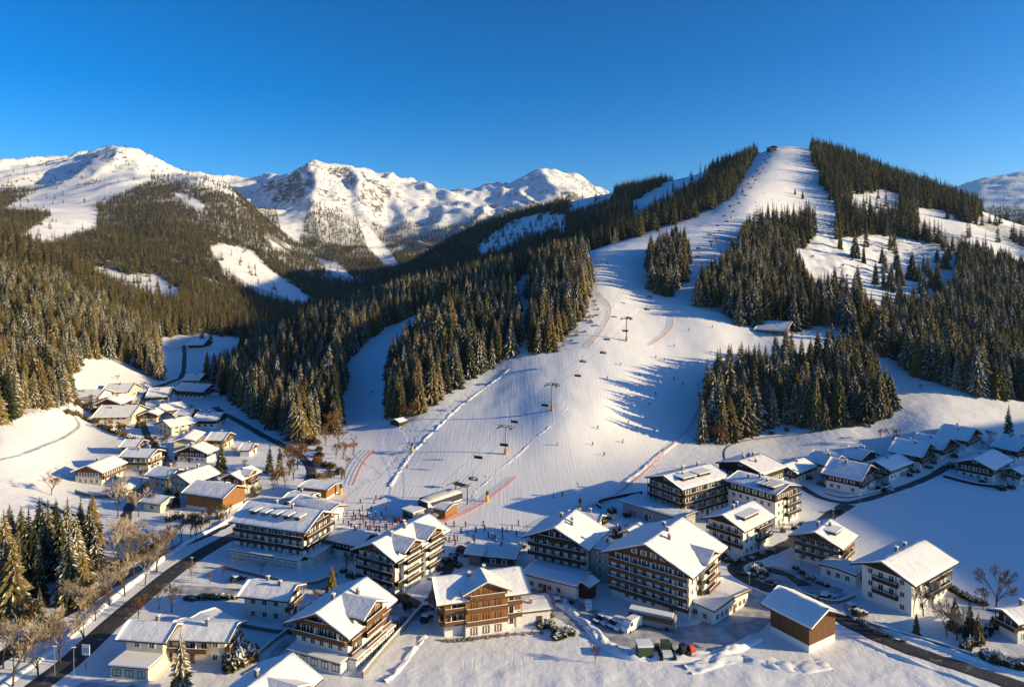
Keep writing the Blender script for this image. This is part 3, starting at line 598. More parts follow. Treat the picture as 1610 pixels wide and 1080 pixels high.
def house(name, label, N_=None, L_=None, R_=None, h=6.0, g='R', fl=2, sl=.40, wood=None, bal='', wing=(), dorm=None, chim=1, wall='plaster', trim='wood', ov=1.3,
          cat='house', group=None, detail=2, annex=(), at=None, snow=.32, fm='curtain', base=0, vented=False, gap=2.5, plain='', wmat=None, ridgeoff=.5):
    if at: loc, ang, wx, wy = at
    else: loc, ang, wx, wy = fit(N_, L_, R_)
    t = thing(name, label, cat, loc, ang, group); wx = max(wx, 3.5); wy = max(wy, 3.5)
    W, Ln = (wy, wx) if g == 'L' else (wx, wy)                 # gable width, ridge length
    T = (lambda p, s: (s, p[0], p[1])) if g == 'L' else (lambda p, s: (p[0], s, p[1]))
    ym = W*ridgeoff; sl2 = sl*ym/(W-ym); hp = h+sl*ym; wm = wmat or ('midwood' if trim == 'lightwood' else trim)
    mb = MB(); mb.prism([(0, -2.5), (W, -2.5), (W, h), (ym, hp), (0, h)], 0, Ln, T); mb.build('wall', wall, t)
    if wood is not None and wood < hp-.3:
        e = .07; mb = MB()
        if wood < h: mb.prism([(-e, wood), (W+e, wood), (W+e, h-.02), (ym, hp-.02), (-e, h-.02)], -e, Ln+e, T)
        else:
            q = (wood-h)/sl; mb.prism([(q, wood), (W-q*sl/sl2, wood), (ym, hp-.02)], -e, Ln+e, T)
        mb.build('wood_cladding', wm, t)
    # roof slab with beams, snow on top
    e = ov; zt = .24
    def prof(off, inset, th):
        a = -e+inset; b = W+e-inset
        return [(a, h+sl*a+off), (ym, hp+off), (b, h+sl2*(W-b)+off), (b, h+sl2*(W-b)+off+th), (ym, hp+off+th), (a, h+sl*a+off+th)]
    ge = ov*1.15
    mb = MB(); mb.prism(prof(.02, 0, zt), -ge, Ln+ge, T); roof = mb.build('roof', 'roofing' if trim == 'darkwood' else 'wood', t)
    if detail > 1:
        for s in (-ge+.02, Ln+ge-.14):                                   # barge boards
            mb = MB(); mb.prism(prof(-.16, .03, .17), s, s+.12, T); mb.build('barge_board', trim, roof)
    if snow:
        a = -e+.06; b = W+e-.06; o = .02+zt+.003; r = .1
        pl = [(a, h+sl*a+o), (ym, hp+o), (b, h+sl2*(W-b)+o), (b+.02, h+sl2*(W-b)+o+snow*.6), (b-.25, h+sl2*(W-b+.25)+o+snow), (ym+.3, hp+o+snow-.04), (ym, hp+o+snow), (ym-.3, hp+o+snow-.04), (a+.25, h+sl*(a+.25)+o+snow), (a-.02, h+sl*a+o+snow*.6)]
        lumpy(pl, -ge+.05, Ln+ge-.05, T, a, b, loc).build('snow_cover', 'roofsnow', roof, True)
    rnd = random.Random(hash((round(loc[0], 1), round(loc[1], 1), 3)) & 0xffff)
    for c in range(chim):
        s = Ln*(.2+.6*(c+.5)/chim+rnd.uniform(-.08, .08)); y = ym+rnd.choice((-1, 1))*rnd.uniform(.5, W*.18); zc = hp-abs(y-ym)*sl; hh = rnd.uniform(.9, 1.4)
        p = T((y, zc), s); m2 = MB(); m2.box(p[0]-.35, p[0]+.35, p[1]-.35, p[1]+.35, zc-.3, zc+zt+snow+hh); m2.box(p[0]-.46, p[0]+.46, p[1]-.46, p[1]+.46, zc+zt+snow+hh+.003, zc+zt+snow+hh+.12)
        m2.mi = 1; m2.box(p[0]-.42, p[0]+.42, p[1]-.42, p[1]+.42, zc+zt+snow+hh+.123, zc+zt+snow+hh+.34); m2.build('chimney', ['stone', 'snow'], roof)
    fh = (h-base)/fl if fl else h
    def facade(face, u, z, n_out=0.0):                                 # position on a face; returns loc, rz
        if face == 'L': return (-n_out, u, z), -PI/2
        return (u, -n_out, z), 0
    for face in 'LR':
        if face in plain: continue
        Lf = wy if face == 'L' else wx
        isg = face == g; nfl = fl+(1 if isg and sl*W/2 > 1.7 and detail > 1 else 0); hasb = [c for c in bal.split(',') if c and c[0] == face]
        bl = {int(c[1]): (float(c.split(':')[1]), float(c.split(':')[2])) if ':' in c else (0, 1) for c in hasb}
        for i in range(nfl):
            zf = base+i*fh; a, b = .9, Lf-.9; ww = 1.55
            if i >= fl:
                lim = (zf+1.9-h)/(sl if face == 'R' or 1 else sl); a = max(a, lim+.8); b = Lf-a
                if b-a < 1.2: continue
            n = max(1, int((b-a)/(gap if detail > 1 else gap*1.25)))
            for k in range(n):
                u = a+(b-a)*(k+.5)/n; fr = u/Lf; door = i in bl and bl[i][0] <= fr <= bl[i][1]
                if i == 0 and rnd.random() < .18: continue
                off = .08 if (wood is not None and zf+.9 >= wood-.2) else 0
                wd = 1.7 if door else ww; z = zf+(.12 if door else .95); hh = min(2.05 if door else 1.25, fh-.4-(z-zf))
                p, rz = facade(face, u, z, off)
                if detail > 0:
                    fme, pme = win_mesh(wd, round(hh, 2), fm); wo = link('window', fme, t, p, rz)
                    if detail > 1: link('pane', pme, wo)
                    else:
                        m_ = _WC.get(('s', wd, round(hh, 2)))
                        if m_ is None: q = MB(); q.box(-wd/2, wd/2, -.07, .03, 0, hh); m_ = _WC[('s', wd, round(hh, 2))] = q.mesh('pane', 'glass')
                        link('pane', m_, wo)
        for i, (f0, f1) in bl.items():
            z = base+i*fh; u0, u1 = Lf*f0-(.15 if f0 == 0 else 0), Lf*f1+(.15 if f1 == 1 else 0); dp = 1.25
            if i >= fl: lim = (z+.9-h)/sl; u0 = max(u0, lim); u1 = min(u1, Lf-lim)
            if u1-u0 < 1: continue
            p, rz = facade(face, 0, z, 0)
            if face == 'L': p, s_ = (0, Lf, z), -1; u0, u1 = Lf-u1, Lf-u0
            m2 = MB(); m2.box(u0, u1, -dp, -.08, -.16, 0)
            nb = max(1, int((u1-u0)/3.2))
            for k in range(nb+1):                                        # brackets
                x = u0+.1+(u1-u0-.2)*k/nb; m2.box(x-.07, x+.07, -dp+.05, -.08, -.34, -.163)
            if i < fl-(0 if isg else 1) or vented:
                for k in range(nb+1): x = u0+.1+(u1-u0-.2)*k/nb; m2.box(x-.06, x+.06, -dp+.03, -dp+.15, .003, fh-.17)
            bo = m2.build('balcony', trim, t); bo.location = p; bo.rotation_euler = (0, 0, rz)
            m2 = MB(); m2.box(u0, u1, -dp-.05, -dp, -.12, .92); m2.box(u0, u0+.05, -dp, -.08, .003, .92); m2.box(u1-.05, u1, -dp, -.08, .003, .92); m2.box(u0-.04, u1+.04, -dp-.12, -dp+.05, .923, .99)
            m2.mi = 1; m2.box(u0, u1, -dp-.10, -dp+.03, .993, 1.09); m2.build('railing', [trim, 'snow'], bo)
            if detail > 1 and u1-u0 > 8:
                k = 1
                while u0+k*6.2 < u1-2: m2 = MB(); x = u0+k*6.2; m2.box(x-.08, x+.08, -dp+.06, -.09, .003, min(2.3, fh-.2)); k += 1; m2.build('balcony_divider', 'plaster', bo)
    # cross gables
    for (face, c, cw, top, outp) in wing:
        Tw = (lambda p, s: (p[0], s, p[1])) if face == 'R' else (lambda p, s: (s, p[0], p[1]))
        dep = W*.5; Lf = wx if face == 'R' else wy; c0 = c*Lf; sw = sl*1.05; ht = top-sw*cw/2
        m2 = MB(); m2.prism([(c0-cw/2, -2), (c0+cw/2, -2), (c0+cw/2, ht), (c0, top), (c0-cw/2, ht)], -outp, dep, Tw); wg = m2.build('cross_gable', wall, t)
        if wood is not None:
            m2 = MB(); e2 = .07; w0 = min(wood, ht-.5); m2.prism([(c0-cw/2-e2, w0), (c0+cw/2+e2, w0), (c0+cw/2+e2, ht-.02), (c0, top-.02), (c0-cw/2-e2, ht-.02)], -outp-e2, dep, Tw); m2.build('wood_cladding', wm, wg)
        o2 = 1.0; a = c0-cw/2-o2; b = c0+cw/2+o2; za = ht-sw*o2
        m2 = MB(); m2.prism([(a, za+.03), (c0, top+.03), (b, za+.03), (b, za+.25), (c0, top+.25), (a, za+.25)], -outp-1.2, dep, Tw); m2.build('gable_roof', 'wood' if trim != 'darkwood' else 'darkwood', wg)
        m2 = MB(); s_ = snow; m2.prism([(a+.06, za+.26), (c0, top+.255), (b-.06, za+.26), (b-.04, za+.25+s_*.6), (b-.3, za+.25+s_+sw*.25), (c0, top+.25+s_), (a+.3, za+.25+s_+sw*.25), (a+.04, za+.25+s_*.6)], -outp-1.14, dep-.05, Tw); m2.build('gable_snow', 'thinsnow', wg)
        for i in range(fl+1):
            zf = base+i*fh; hw = cw/2-.7 if zf+2 < ht else (top-zf-1.7)/sw-.3
            if hw < .7: continue
            n = max(1, int(2*hw/2.4))
            for k in range(n):
                u = c0-hw+2*hw*(k+.5)/n; fme, pme = win_mesh(1.3, 1.7, fm)
                p = (u, -outp-.08, zf+.3) if face == 'R' else (-outp-.08, u, zf+.3); wo = link('window', fme, wg, p, 0 if face == 'R' else -PI/2)
            if i > 0:
                m2 = MB(); y1 = -outp-.08; hb = hw+.6
                def TT(p): return p if face == 'R' else (p[1], p[0], p[2])
                m2.box(c0-hb, c0+hb, y1-1.15, y1, zf-.15, zf, TT); m2.box(c0-hb, c0+hb, y1-1.2, y1-1.153, zf-.1, zf+.95, TT); m2.mi = 1; m2.box(c0-hb, c0+hb, y1-1.22, y1-1.1, zf+.953, zf+1.05, TT)
                m2.build('balcony', [trim, 'snow'], wg)
    # dormers along the eave face:  (face, n, u0, u1, kind)
    if dorm:
        face, n, f0, f1, dw, up = dorm; Lf = wx if face == 'R' else wy
        for k in range(n):
            c0 = Lf*(f0+(f1-f0)*(k+.5)/n); y0 = W*.5*up; zr = h+sl*y0; dh = 1.35; dd = (dh+.3)/sl if sl else 3
            if dw > 5: dd = min(dd, W*.5-y0)
            def TT(p): return p if face == 'R' else (p[1], p[0], p[2])
            m2 = MB(); m2.box(c0-dw/2, c0+dw/2, y0, y0+dd, zr-.3, zr+dh+.25, TT); dm = m2.build('dormer', wm, roof)
            m2 = MB(); m2.box(c0-dw/2-.45, c0+dw/2+.45, y0-.6, y0+dd, zr+dh+.253, zr+dh+.37, TT); m2.mi = 1; m2.box(c0-dw/2-.4, c0+dw/2+.4, y0-.55, y0+dd, zr+dh+.373, zr+dh+.65, TT)
            m2.mi = 2
            nn = max(1, int(dw/1.6))
            for q in range(nn):
                u = c0-dw/2+dw*(q+.5)/nn; m2.box(u-.5, u+.5, y0-.05, y0+.02, zr+.55, zr+dh, TT)
            m2.mi = 0; m2.build('dormer_roof', [trim, 'snow', 'glass'], roof)
    # low annexes: face, from, to (fractions), depth, height, offset, kind
    for (face, f0, f1, dp, ah) in annex:
        Lf = wx if face == 'R' else wy; a, b = f0*Lf, f1*Lf
        def TT(p): return p if face == 'R' else (p[1], p[0], p[2])
        m2 = MB(); m2.box(a, b, -dp, -.003, -2.5, ah, TT); an = m2.build('annex', wall, t)
        m2 = MB(); m2.box(a-.35, b+.35, -dp-.5, -.012, ah+.003, ah+.22, TT); m2.mi = 1; m2.box(a-.3, b+.3, -dp-.45, -.015, ah+.223, ah+.52, TT); m2.build('annex_roof', [trim, 'snow'], an)
        n = max(1, int((b-a)/2.6)); gw = min(1.7, (b-a)/n-.5); fme, pme = win_mesh(round(gw, 2), 1.4, 'darkwood')
        for k in range(n):
            u = a+(b-a)*(k+.5)/n; p = (u, -dp, max(.7, ah-2.3)) if face == 'R' else (-dp, u, max(.7, ah-2.3)); wo = link('window', fme, an, p, 0 if face == 'R' else -PI/2)
    # front door on the ground floor
    if detail > 0:
        face = 'R' if wx > wy*.6 else 'L'; Lf = wx if face == 'R' else wy
        m2 = MB(); m2.box(-.55, .55, -.12, .02, 0, 2.1); m2.mi = 1; m2.box(.35, .42, -.17, -.123, .95, 1.1); p, rz = facade(face, Lf*.5+1.45, .05, 0)
        d_ = m2.build('door', [trim, 'steel'], t); d_.location = p; d_.rotation_euler = (0, 0, rz)
    return t
H_ = 'hotel'
house('hotel', 'large white hotel with a row of dormers and wooden gable beside the valley road', (478,893), (366,878), (531,866), 11.5, 'R', 4, .42, wood=9.0, bal='L1,L2,L3,R1:0:1,R2,R3,R4', dorm=('L', 5, .08, .9, 1.8, .3), chim=3, trim='darkwood', cat=H_, ov=1.6, annex=[('L', 0, .97, 3.2, 3.4), ('R', .0, .95, 3.0, 3.4)], gap=2.4, wmat='lightwood')
house('house', 'plain white two storey house with brown gable in front of the dormered hotel', (448,979), (383,973), (474,957), 6.2, 'R', 2, .36, wood=6.2, bal='R1,R2', chim=2, trim='wood', wmat='lightwood')
house('chalet', 'big chalet with dark red brown gable, terrace wall and snowy cross gable near the bottom', (547,1052), (462,1033), (612,1000), 8.6, 'L', 3, .43, wood=5.6, bal='L2,R2,R1,L3', wing=[('R', .5, 8, 12, 1.3)], chim=2, trim='wood', cat='chalet', ov=2, annex=[('L', 0, 1, 2.6, 2.6), ('R', 0, 1, 2.2, 2.6)], base=0)
house('chalet', 'chalet at the bottom edge whose snowy roof shows left of the terrace chalet', at=((-45.9, 124, 0), R(67.6), 14, 12), h=7.3, g='L', fl=2, sl=.43, wood=4, bal='L1,R1', chim=1, trim='midwood', cat='chalet', ov=1.8, wing=[('R', .55, 6.5, 9.6, 1.2)])
house('hotel', 'white hotel with twin sunlit cross gables and dark gable balconies at the village centre', (621,934), (563,918), (697,886), 10.2, 'L', 4, .42, wood=9.6, bal='L1,L2,L3,R1:.0:.3,R3', wing=[('R', .27, 7.5, 13, 1.3), ('R', .72, 7.5, 13, 1.3)], chim=3, trim='darkwood', cat=H_, ov=1.8, wmat='midwood')
house('hotel', 'brown wooden hotel with long sunlit balconies and white ground floor facing the camera', (699,1001), (681,966), (819,985), 9.3, 'L', 3, .42, wood=3.2, bal='R1,R2,L1,L2', wing=[('R', .53, 10.5, 12.8, 1.4)], chim=2, trim='midwood', cat=H_, ov=2, wmat='lightwood', fm='lightwood')
house('guest_annex', 'low white wing with snowy roof right of the brown wooden hotel', (812,985), (806,963), (864,978), 3.6, 'L', 1, .12, chim=1, trim='wood', cat='annex', ov=.8, detail=2)
house('hotel', 'white hotel with broad dark gable and two full width balconies left of the biggest hotel', (921,914), (828,900), (962,892), 10.4, 'L', 4, .42, wood=9.2, bal='L2,L3,L4', chim=3, trim='darkwood', cat=H_, ov=2, plain='R')
house('restaurant_wing', 'long low white wing with a row of windows below the broad dark gable', (905,943), (822,925), (935,925), 3.7, 'R', 1, .10, chim=0, trim='wood', cat='annex', ov=.7)
house('entrance_porch', 'small snowy entrance porch between the low wing and the biggest hotel', (926,944), (914,941), (938,937), 3.8, 'L', 1, .35, chim=0, trim='darkwood', cat='porch', ov=.8, plain='LR', wall='darkwood', detail=0)
house('link_building', 'glazed link building between the two dark gabled hotels', (958,918), (928,912), (975,905), 9.0, 'R', 4, .15, chim=1, trim='darkwood', cat='annex', ov=.5, wall='grey', gap=2.0)
house('hotel', 'biggest hotel with five rows of balconies, wide gable and orange lit side bay', (1083,976), (956,940), (1141,934), 12.6, 'L', 5, .40, wood=11, bal='L1,L2,L3,L4,R1:.28:.8,R2:.28:.8,R3:.28:.8', wing=[('R', .55, 8, 14.5, 1.4)], chim=3, trim='wood', cat=H_, ov=2.1, gap=2.5)
house('restaurant_wing', 'flat roofed dining wing with window band at the foot of the biggest hotel', (1121,983), (1080,966), (1177,950), 3.8, 'R', 1, .08, chim=0, trim='wood', cat='annex', ov=.7, gap=1.9)
house('hotel', 'white hotel with long lit dormer band on its snowy roof behind the crossroads', (1168,876), (1109,861), (1216,857), 9.2, 'L', 3, .40, wood=8.8, bal='L1,L2,R1:.5:1,R2:.5:1', dorm=('R', 1, .1, .8, 9, .18), chim=2, trim='darkwood', cat=H_, ov=1.8)
house('hotel', 'dark balconied hotel block with sunlit snowy roof left of the long white block', (1073,821), (1021,801), (1142,800), 12.0, 'L', 4, .30, wood=3.2, bal='L1,L2,L3,R1,R2,R3', dorm=('R', 2, .08, .8, 6.5, .3), chim=4, trim='darkwood', cat=H_, ov=1.3, gap=2.6)
house('restaurant_wing', 'low flat roofed wing with large windows left of the dark balconied block', (1068,835), (980,806), (1090,822), 4.2, 'R', 1, .06, chim=0, trim='darkwood', cat='annex', ov=.8, wall='grey', gap=3)
house('hotel', 'long white hotel block with dark timber top storey and small arched dormers', (1219,829), (1143,806), (1259,815), 11.5, 'R', 4, .22, wood=8.6, bal='R1:.4:1,R2:.4:1,R3:.4:1', chim=3, trim='darkwood', cat=H_, ov=1, dorm=('L', 4, .05, .4, 1.2, .12), gap=2.6)
house('hotel', 'rear part of the long white block with a big sunlit snow roof', (1200,800), (1134,778), (1225,785), 13, 'L', 3, .25, chim=4, trim='darkwood', cat=H_, ov=1, wood=9)
house('chalet', 'chalet with red brown gable and roof dormer between car park and snow field', (1319,897), (1249,882), (1351,884), 7.6, 'L', 3, .38, wood=6.3, bal='L2,L1,R2,R1', dorm=('R', 1, .2, .75, 5, .3), chim=2, trim='wood', cat='chalet', ov=1.9)
house('garage_wing', 'low snowy wing with garage doors beside the red brown gabled chalet', (1345,922), (1290,905), (1362,912), 3.2, 'L', 1, .08, chim=0, trim='darkwood', cat='annex', ov=.6)
house('guest_house', 'large white guest house with dark recessed balconies above the right road', (1433,969), (1350,942), (1497,938), 9.6, 'L', 3, .38, wood=9.0, bal='L1:.25:.75,L2:.25:.75,R1:.35:1,R2:.35:1', chim=2, trim='darkwood', cat='house', ov=2.2)
house('barn', 'weathered wooden barn on a white stone base beside the right road', (1272,1026), (1213,993), (1311,1006), 7.0, 'R', 0, .42, wood=1.7, chim=0, trim='wood', cat='barn', ov=1.6, detail=0, wmat='wood')
house('chalet', 'dark chalet cut by the right edge of the picture below the snow field', (1600,1012), (1583,996), (1640,1000), 6, 'L', 2, .38, wood=3, bal='L1', chim=1, trim='darkwood', cat='chalet', ov=1.8)
house('villa', 'cream villa with a pointed hip like roof right beside the valley road', (256,1050), (200,1044), (277,1028), 6.8, 'R', 2, .48, chim=1, trim='wood', wall='cream', cat='villa', ov=1.5, annex=[('L', 0, 1, 5, 2.8)])
house('house', 'cream house with a wide snowy roof joined to the pointed villa', (353,1044), (272,1040), (372,1018), 6.0, 'R', 2, .36, wood=5.9, bal='L1:.3:1,R1', chim=1, trim='midwood', wall='cream', ov=1.5)
house('garage', 'flat snowy garage with grey door left of the plain white house', (338,979), (286,979), (352,958), 3.0, 'R', 1, .12, chim=0, trim='darkwood', wall='grey', cat='garage', ov=.9, detail=0)
house('house', 'white house with wide balconies standing alone left of the village street', (233,741), (194,739), (252,731), 6.4, 'R', 2, .36, wood=6.2, bal='L1,R1', chim=2, trim='wood', wall='cream')
house('chalet', 'brown gabled house with a long shadow at the foot of the left snow field', (160,763), (122,760), (190,748), 5.6, 'L', 2, .38, wood=3.5, bal='R1', chim=1, trim='midwood', wall='cream', cat='chalet')
house('house', 'three storey cream apartment house with balconies beside the village street', (318,705), (268,707), (327,698), 7.6, 'R', 3, .3, bal='L1:.1:.9,L2:.1:.9', chim=2, trim='midwood', wall='cream')
house('barn', 'large timber barn with a bright snowy roof right of the village street', (350,807), (302,795), (371,790), 6.0, 'R', 0, .4, wood=1.2, chim=0, trim='midwood', cat='barn', ov=1.3, detail=0, wmat='lightwood')
house('house', 'cream house with a hipped snowy roof behind the twin spruces', (300,782), (278,772), (332,766), 5.8, 'L', 2, .38, bal='R1', chim=2, trim='wood', wall='cream')
house('chalet', 'broad low chalet between the two streets right of the tall lone spruce', (380,775), (356,770), (400,762), 5.5, 'L', 2, .4, wood=3, chim=1, trim='wood', wall='cream', cat='chalet', wing=[('R', .5, 5, 7.5, 1)])
house('chalet', 'dark chalet roof left of the tall lone spruce', (325,728), (278,726), (342,722), 4.6, 'L', 2, .36, wood=2.6, chim=1, trim='darkwood', cat='chalet')
house('house', 'pale house with yellow brown side beside the upper village street', (270,685), (247,680), (306,678), 4.8, 'L', 2, .36, chim=2, trim='midwood', wall='cream', detail=1)
house('farm_house', 'long low farm building with an orange lit end below the street bend', (262,656), (241,652), (294,652), 4.2, 'L', 1, .36, wood=1.5, chim=0, trim='midwood', detail=1, cat='farmhouse')
house('house', 'small shaded house with white roof near the upper street bend', (262,634), (238,633), (266,625), 4.6, 'R', 2, .36, wood=2.5, chim=1, trim='darkwood', detail=1)
house('farm_house', 'dark shaded farmhouse at the far end of the left village', (318,627), (282,623), (333,620), 5.0, 'R', 2, .4, wood=2.2, chim=1, trim='darkwood', detail=1, cat='farmhouse')
house('house', 'low shaded house at the edge of the valley meadow', (340,673), (308,672), (352,664), 4.4, 'R', 1, .36, wood=2.4, chim=1, trim='darkwood', detail=1)
house('house', 'sunlit white house with dark eaves above the street on the upper left slope', (200,627), (172,625), (206,619), 4.6, 'R', 2, .36, chim=1, trim='midwood', wall='cream', detail=1)
house('house', 'cream house half hidden by garden trees left of the upper street', (203,668), (164,664), (210,656), 4.8, 'R', 2, .38, chim=2, trim='wood', wall='cream', detail=1)
house('shed', 'low stone shed with bare trees on the left slope', (150,636), (106,634), (158,626), 3.6, 'R', 1, .3, chim=1, trim='wood', detail=1, cat='shed')
house('chalet', 'dark brown cottage roof between garden trees on the left slope', (188,646), (160,644), (198,638), 4.4, 'L', 1, .42, wood=2, chim=1, trim='wood', detail=1, cat='cottage')
house('hut', 'lonely small farm hut on the dark valley meadow', (318,549), (302,548), (327,545), 4, 'R', 1, .4, wood=1.5, chim=0, trim='darkwood', detail=1, cat='hut')
house('house', 'cream house with a stepped snowy terrace right of the lit street', (262,770), (246,762), (282,758), 5, 'R', 2, .36, chim=1, trim='wood', wall='cream')
house('house', 'low cream garage house below the twin spruces', (252,806), (232,800), (268,796), 3.4, 'R', 1, .3, chim=0, trim='wood', wall='cream', detail=1)
for lb, a, b, c, hh, gg in (('small shaded house right of the snowy valley road above the farmhouse', (312,606), (296,604), (322,600), 3.8, 'R'), ('tiny shaded barn on the meadow edge above the left village', (345,622), (333,620), (352,616), 3.4, 'L'),
 ('small cream house directly above the three storey apartment house', (297,664), (282,662), (308,657), 4.2, 'R'), ('narrow house on the inner side of the upper street bend', (246,664), (232,661), (252,656), 4.2, 'L'),
 ('small house with a snowy roof between apartment house and lone spruce', (350,706), (333,703), (360,697), 4.4, 'R'), ('small timber shed on the meadow right of the lone spruce', (392,718), (382,716), (400,711), 3.2, 'R'),
 ('sunlit small house left of the wide balconied house', (214,716), (200,713), (222,708), 4.2, 'R'), ('little garden house below the brown gabled house of the left field', (196,786), (184,784), (204,779), 3.4, 'L'),
 ('small house between the timber barn and the cream hipped house', (345,786), (330,783), (352,777), 4.2, 'R')):
    house('small_house', lb, a, b, c, hh, gg, 1 if hh < 4 else 2, .4, wood=2.4, chim=1, trim='wood', wall='cream' if hh > 4 else 'plaster', detail=1, ov=1.0)
RV = [('chalet with dark gable and white base nearest the long hotel in the right village', (1252,760), (1219,752), (1279,750), 4.8, 'L'),
 ('brown timber chalet behind the gap between the first two right village chalets', (1305,748), (1274,740), (1327,738), 4.6, 'R'),
 ('white and brown chalet with a long roof on the corner of the right lane', (1350,778), (1297,768), (1379,762), 6.2, 'R'),
 ('dark timber chalet at the back of the right village below the slope', (1352,737), (1326,732), (1378,730), 4.4, 'R'),
 ('chalet with wide snowy roof beside the right lane behind the corner chalet', (1398,757), (1364,747), (1426,744), 5.2, 'L'),
 ('tall white and brown chalet left of the long low roofs of the right village', (1446,738), (1408,728), (1460,724), 6.0, 'R'),
 ('white house with a low snowy roof in the middle of the right village', (1478,722), (1440,713), (1495,711), 4.6, 'R'),
 ('dark farm building with snowy roof at the top of the right village', (1518,708), (1476,702), (1542,698), 4.8, 'R'),
 ('brown gabled white chalet standing above the snow field on the far right', (1560,760), (1508,748), (1584,744), 6.2, 'L'),
 ('dark timber chalet under the big lone spruce at the right edge', (1596,726), (1576,718), (1625,716), 5.2, 'R'),
 ('chalet cut by the right edge of the picture behind the far right hedge', (1604,762), (1586,756), (1640,752), 5, 'L')]
for i, (lb, a, b, c, hh, gg) in enumerate(RV):
    house('chalet', lb, a, b, c, hh, gg, 2, .40, wood=2.6+.3*(i % 3), bal=gg+'1'+(',R1' if i % 2 else ''), chim=1+i % 2, trim=('darkwood', 'wood', 'darkwood')[i % 3], cat='chalet', ov=1.5, detail=2 if a[1] > 745 else 1)
house('chalet', 'low snow roofed house between the white hotel and the dormered hotel', (563,883), (513,872), (592,866), 5.2, 'R', 2, .32, wood=2.5, bal='R1', chim=1, trim='darkwood', cat='house')
house('ski_shop', 'low building with a striped snowy roof right behind the dormered hotel', (515,822), (465,806), (532,810), 4, 'R', 1, .3, chim=1, trim='wood', cat='shop')
house('shelter', 'open roofed timber shelter beside the lower end of the left run', (513,785), (478,779), (524,774), 3.8, 'R', 0, .12, wood=.5, chim=0, trim='midwood', cat='shelter', ov=1.2, detail=0, wmat='lightwood')
house('shed', 'small white roofed shed left of the ski shop', (481,800), (455,795), (490,790), 3.4, 'R', 1, .2, chim=1, trim='wood', cat='shed', detail=1)
house('apres_ski_bar', 'low dark bar with snowy roof between the village hotels and the piste', (806,893), (762,889), (815,876), 3.2, 'R', 1, .22, chim=1, trim='darkwood', wall='stone', cat='bar', wood=1)
house('shed', 'dark square shed with snowy roof left of the low bar', (755,890), (740,888), (762,878), 3.6, 'R', 0, .2, chim=0, trim='darkwood', wall='stone', cat='shed', detail=0)
house('hotel', 'rear roofs with a sunlit snow slope behind the broad dark gabled hotel', (935,862), (893,858), (952,848), 7.5, 'R', 2, .36, chim=2, trim='darkwood', cat=H_, wood=6)
house('cottage', 'tiny cottage with a sunlit snowy roof behind the biggest hotel', (1000,858), (980,852), (1013,848), 3.4, 'L', 1, .45, chim=0, trim='wood', cat='cottage')
house('hut', 'small dark equipment hut on the snow under the centre clump', (628,672), (621,668), (633,668), 2.6, 'L', 0, .3, wood=.4, chim=0, trim='darkwood', cat='hut', detail=0, ov=.5)
house('hut', 'wooden hut with snowy roof between the two right forest stands', (1233,529), (1203,525), (1237,523), 3.6, 'R', 1, .34, wood=.6, chim=0, trim='midwood', cat='hut', detail=1)
# ------------------------------------------------------------------ draped strips: roads, stream, banks, nets
def path_pts(pl, step=2.0):
    P = np.array([p[:2] for p in hits(pl)]); out = []
    Q = np.vstack([2*P[0]-P[1], P, 2*P[-1]-P[-2]])
    for i in range(1, len(Q)-2):
        n = max(2, int(np.linalg.norm(Q[i+1]-Q[i])/step))
        for k in range(n):
            t = k/n; a, b, c, d = Q[i-1:i+3]
            out.append(.5*((2*b)+(c-a)*t+(2*a-5*b+4*c-d)*t*t+(3*b-a-3*c+d)*t**3))
    out.append(P[-1]); return np.array(out)
def normals(p):
    t = np.gradient(p, axis=0); t /= np.linalg.norm(t, axis=1, keepdims=True)+1e-9; return np.stack([t[:, 1], -t[:, 0]], 1)
def strip(name, label, pl, w, mt, raise_=.12, ncr=7, crown=0.0, kind='structure', wob=0.0, cat=None):
    p = path_pts(pl); nn = normals(p); V = []; m = len(p)
    for j in range(ncr):
        s = (j/(ncr-1)-.5)*w; e = 0 if 0 < j < ncr-1 else -.35
        wb = wob*fbm(p[:, 0]/5+j*9, p[:, 1]/5, 3, 8) if wob else 0
        q = p+nn*(s+wb*(j in (0, 1, ncr-2, ncr-1)))[:, None] if wob else p+nn*s
        V.append(np.column_stack([q, H(q[:, 0], q[:, 1])+raise_+e]))
    V = np.array(V).reshape(-1, 3); fs = []
    for j in range(ncr-1):
        for i in range(m-1): fs.append((j*m+i, j*m+i+1, (j+1)*m+i+1, (j+1)*m+i))
    me = npmesh(name, V, np.array(fs), [M[mt]], True)
    if me.polygons and sum(q.normal.z for q in me.polygons) < 0: me.flip_normals()
    return tag(link(name, me), label, cat, kind=kind)
def bank(name, label, pl, w, hgt, lump=.5, seed=0, kind='structure', step=.9, mt='snow', cat=None):
    p = path_pts(pl, step); nn = normals(p); m = len(p); V = []; nc = 11
    for j in range(nc):
        s = (j/(nc-1)-.5)*w; pr = max(0, 1-(2*j/(nc-1)-1)**2)**.8
        q = p+nn*s; n = fbm(q[:, 0]/1.7, q[:, 1]/1.7, 5, seed)*lump; n2 = fbm(q[:, 0]/7, q[:, 1]/7, 2, seed+5)
        z = H(q[:, 0], q[:, 1])-.2+pr*(hgt*(1+.9*n2)+n*hgt*1.4)+(.05 if 0 < j < nc-1 else -.4)
        V.append(np.column_stack([q, z]))
    V = np.array(V).reshape(-1, 3); fs = [(j*m+i, j*m+i+1, (j+1)*m+i+1, (j+1)*m+i) for j in range(nc-1) for i in range(m-1)]
    me = npmesh(name, V, np.array(fs), [M[mt]], True)
    if sum(q.normal.z for q in me.polygons) < 0: me.flip_normals()
    return tag(link(name, me), label, cat, kind=kind)
VR = [(10,1120),(60,1078),(110,1040),(170,985),(225,938),(285,890),(345,853),(385,835)]
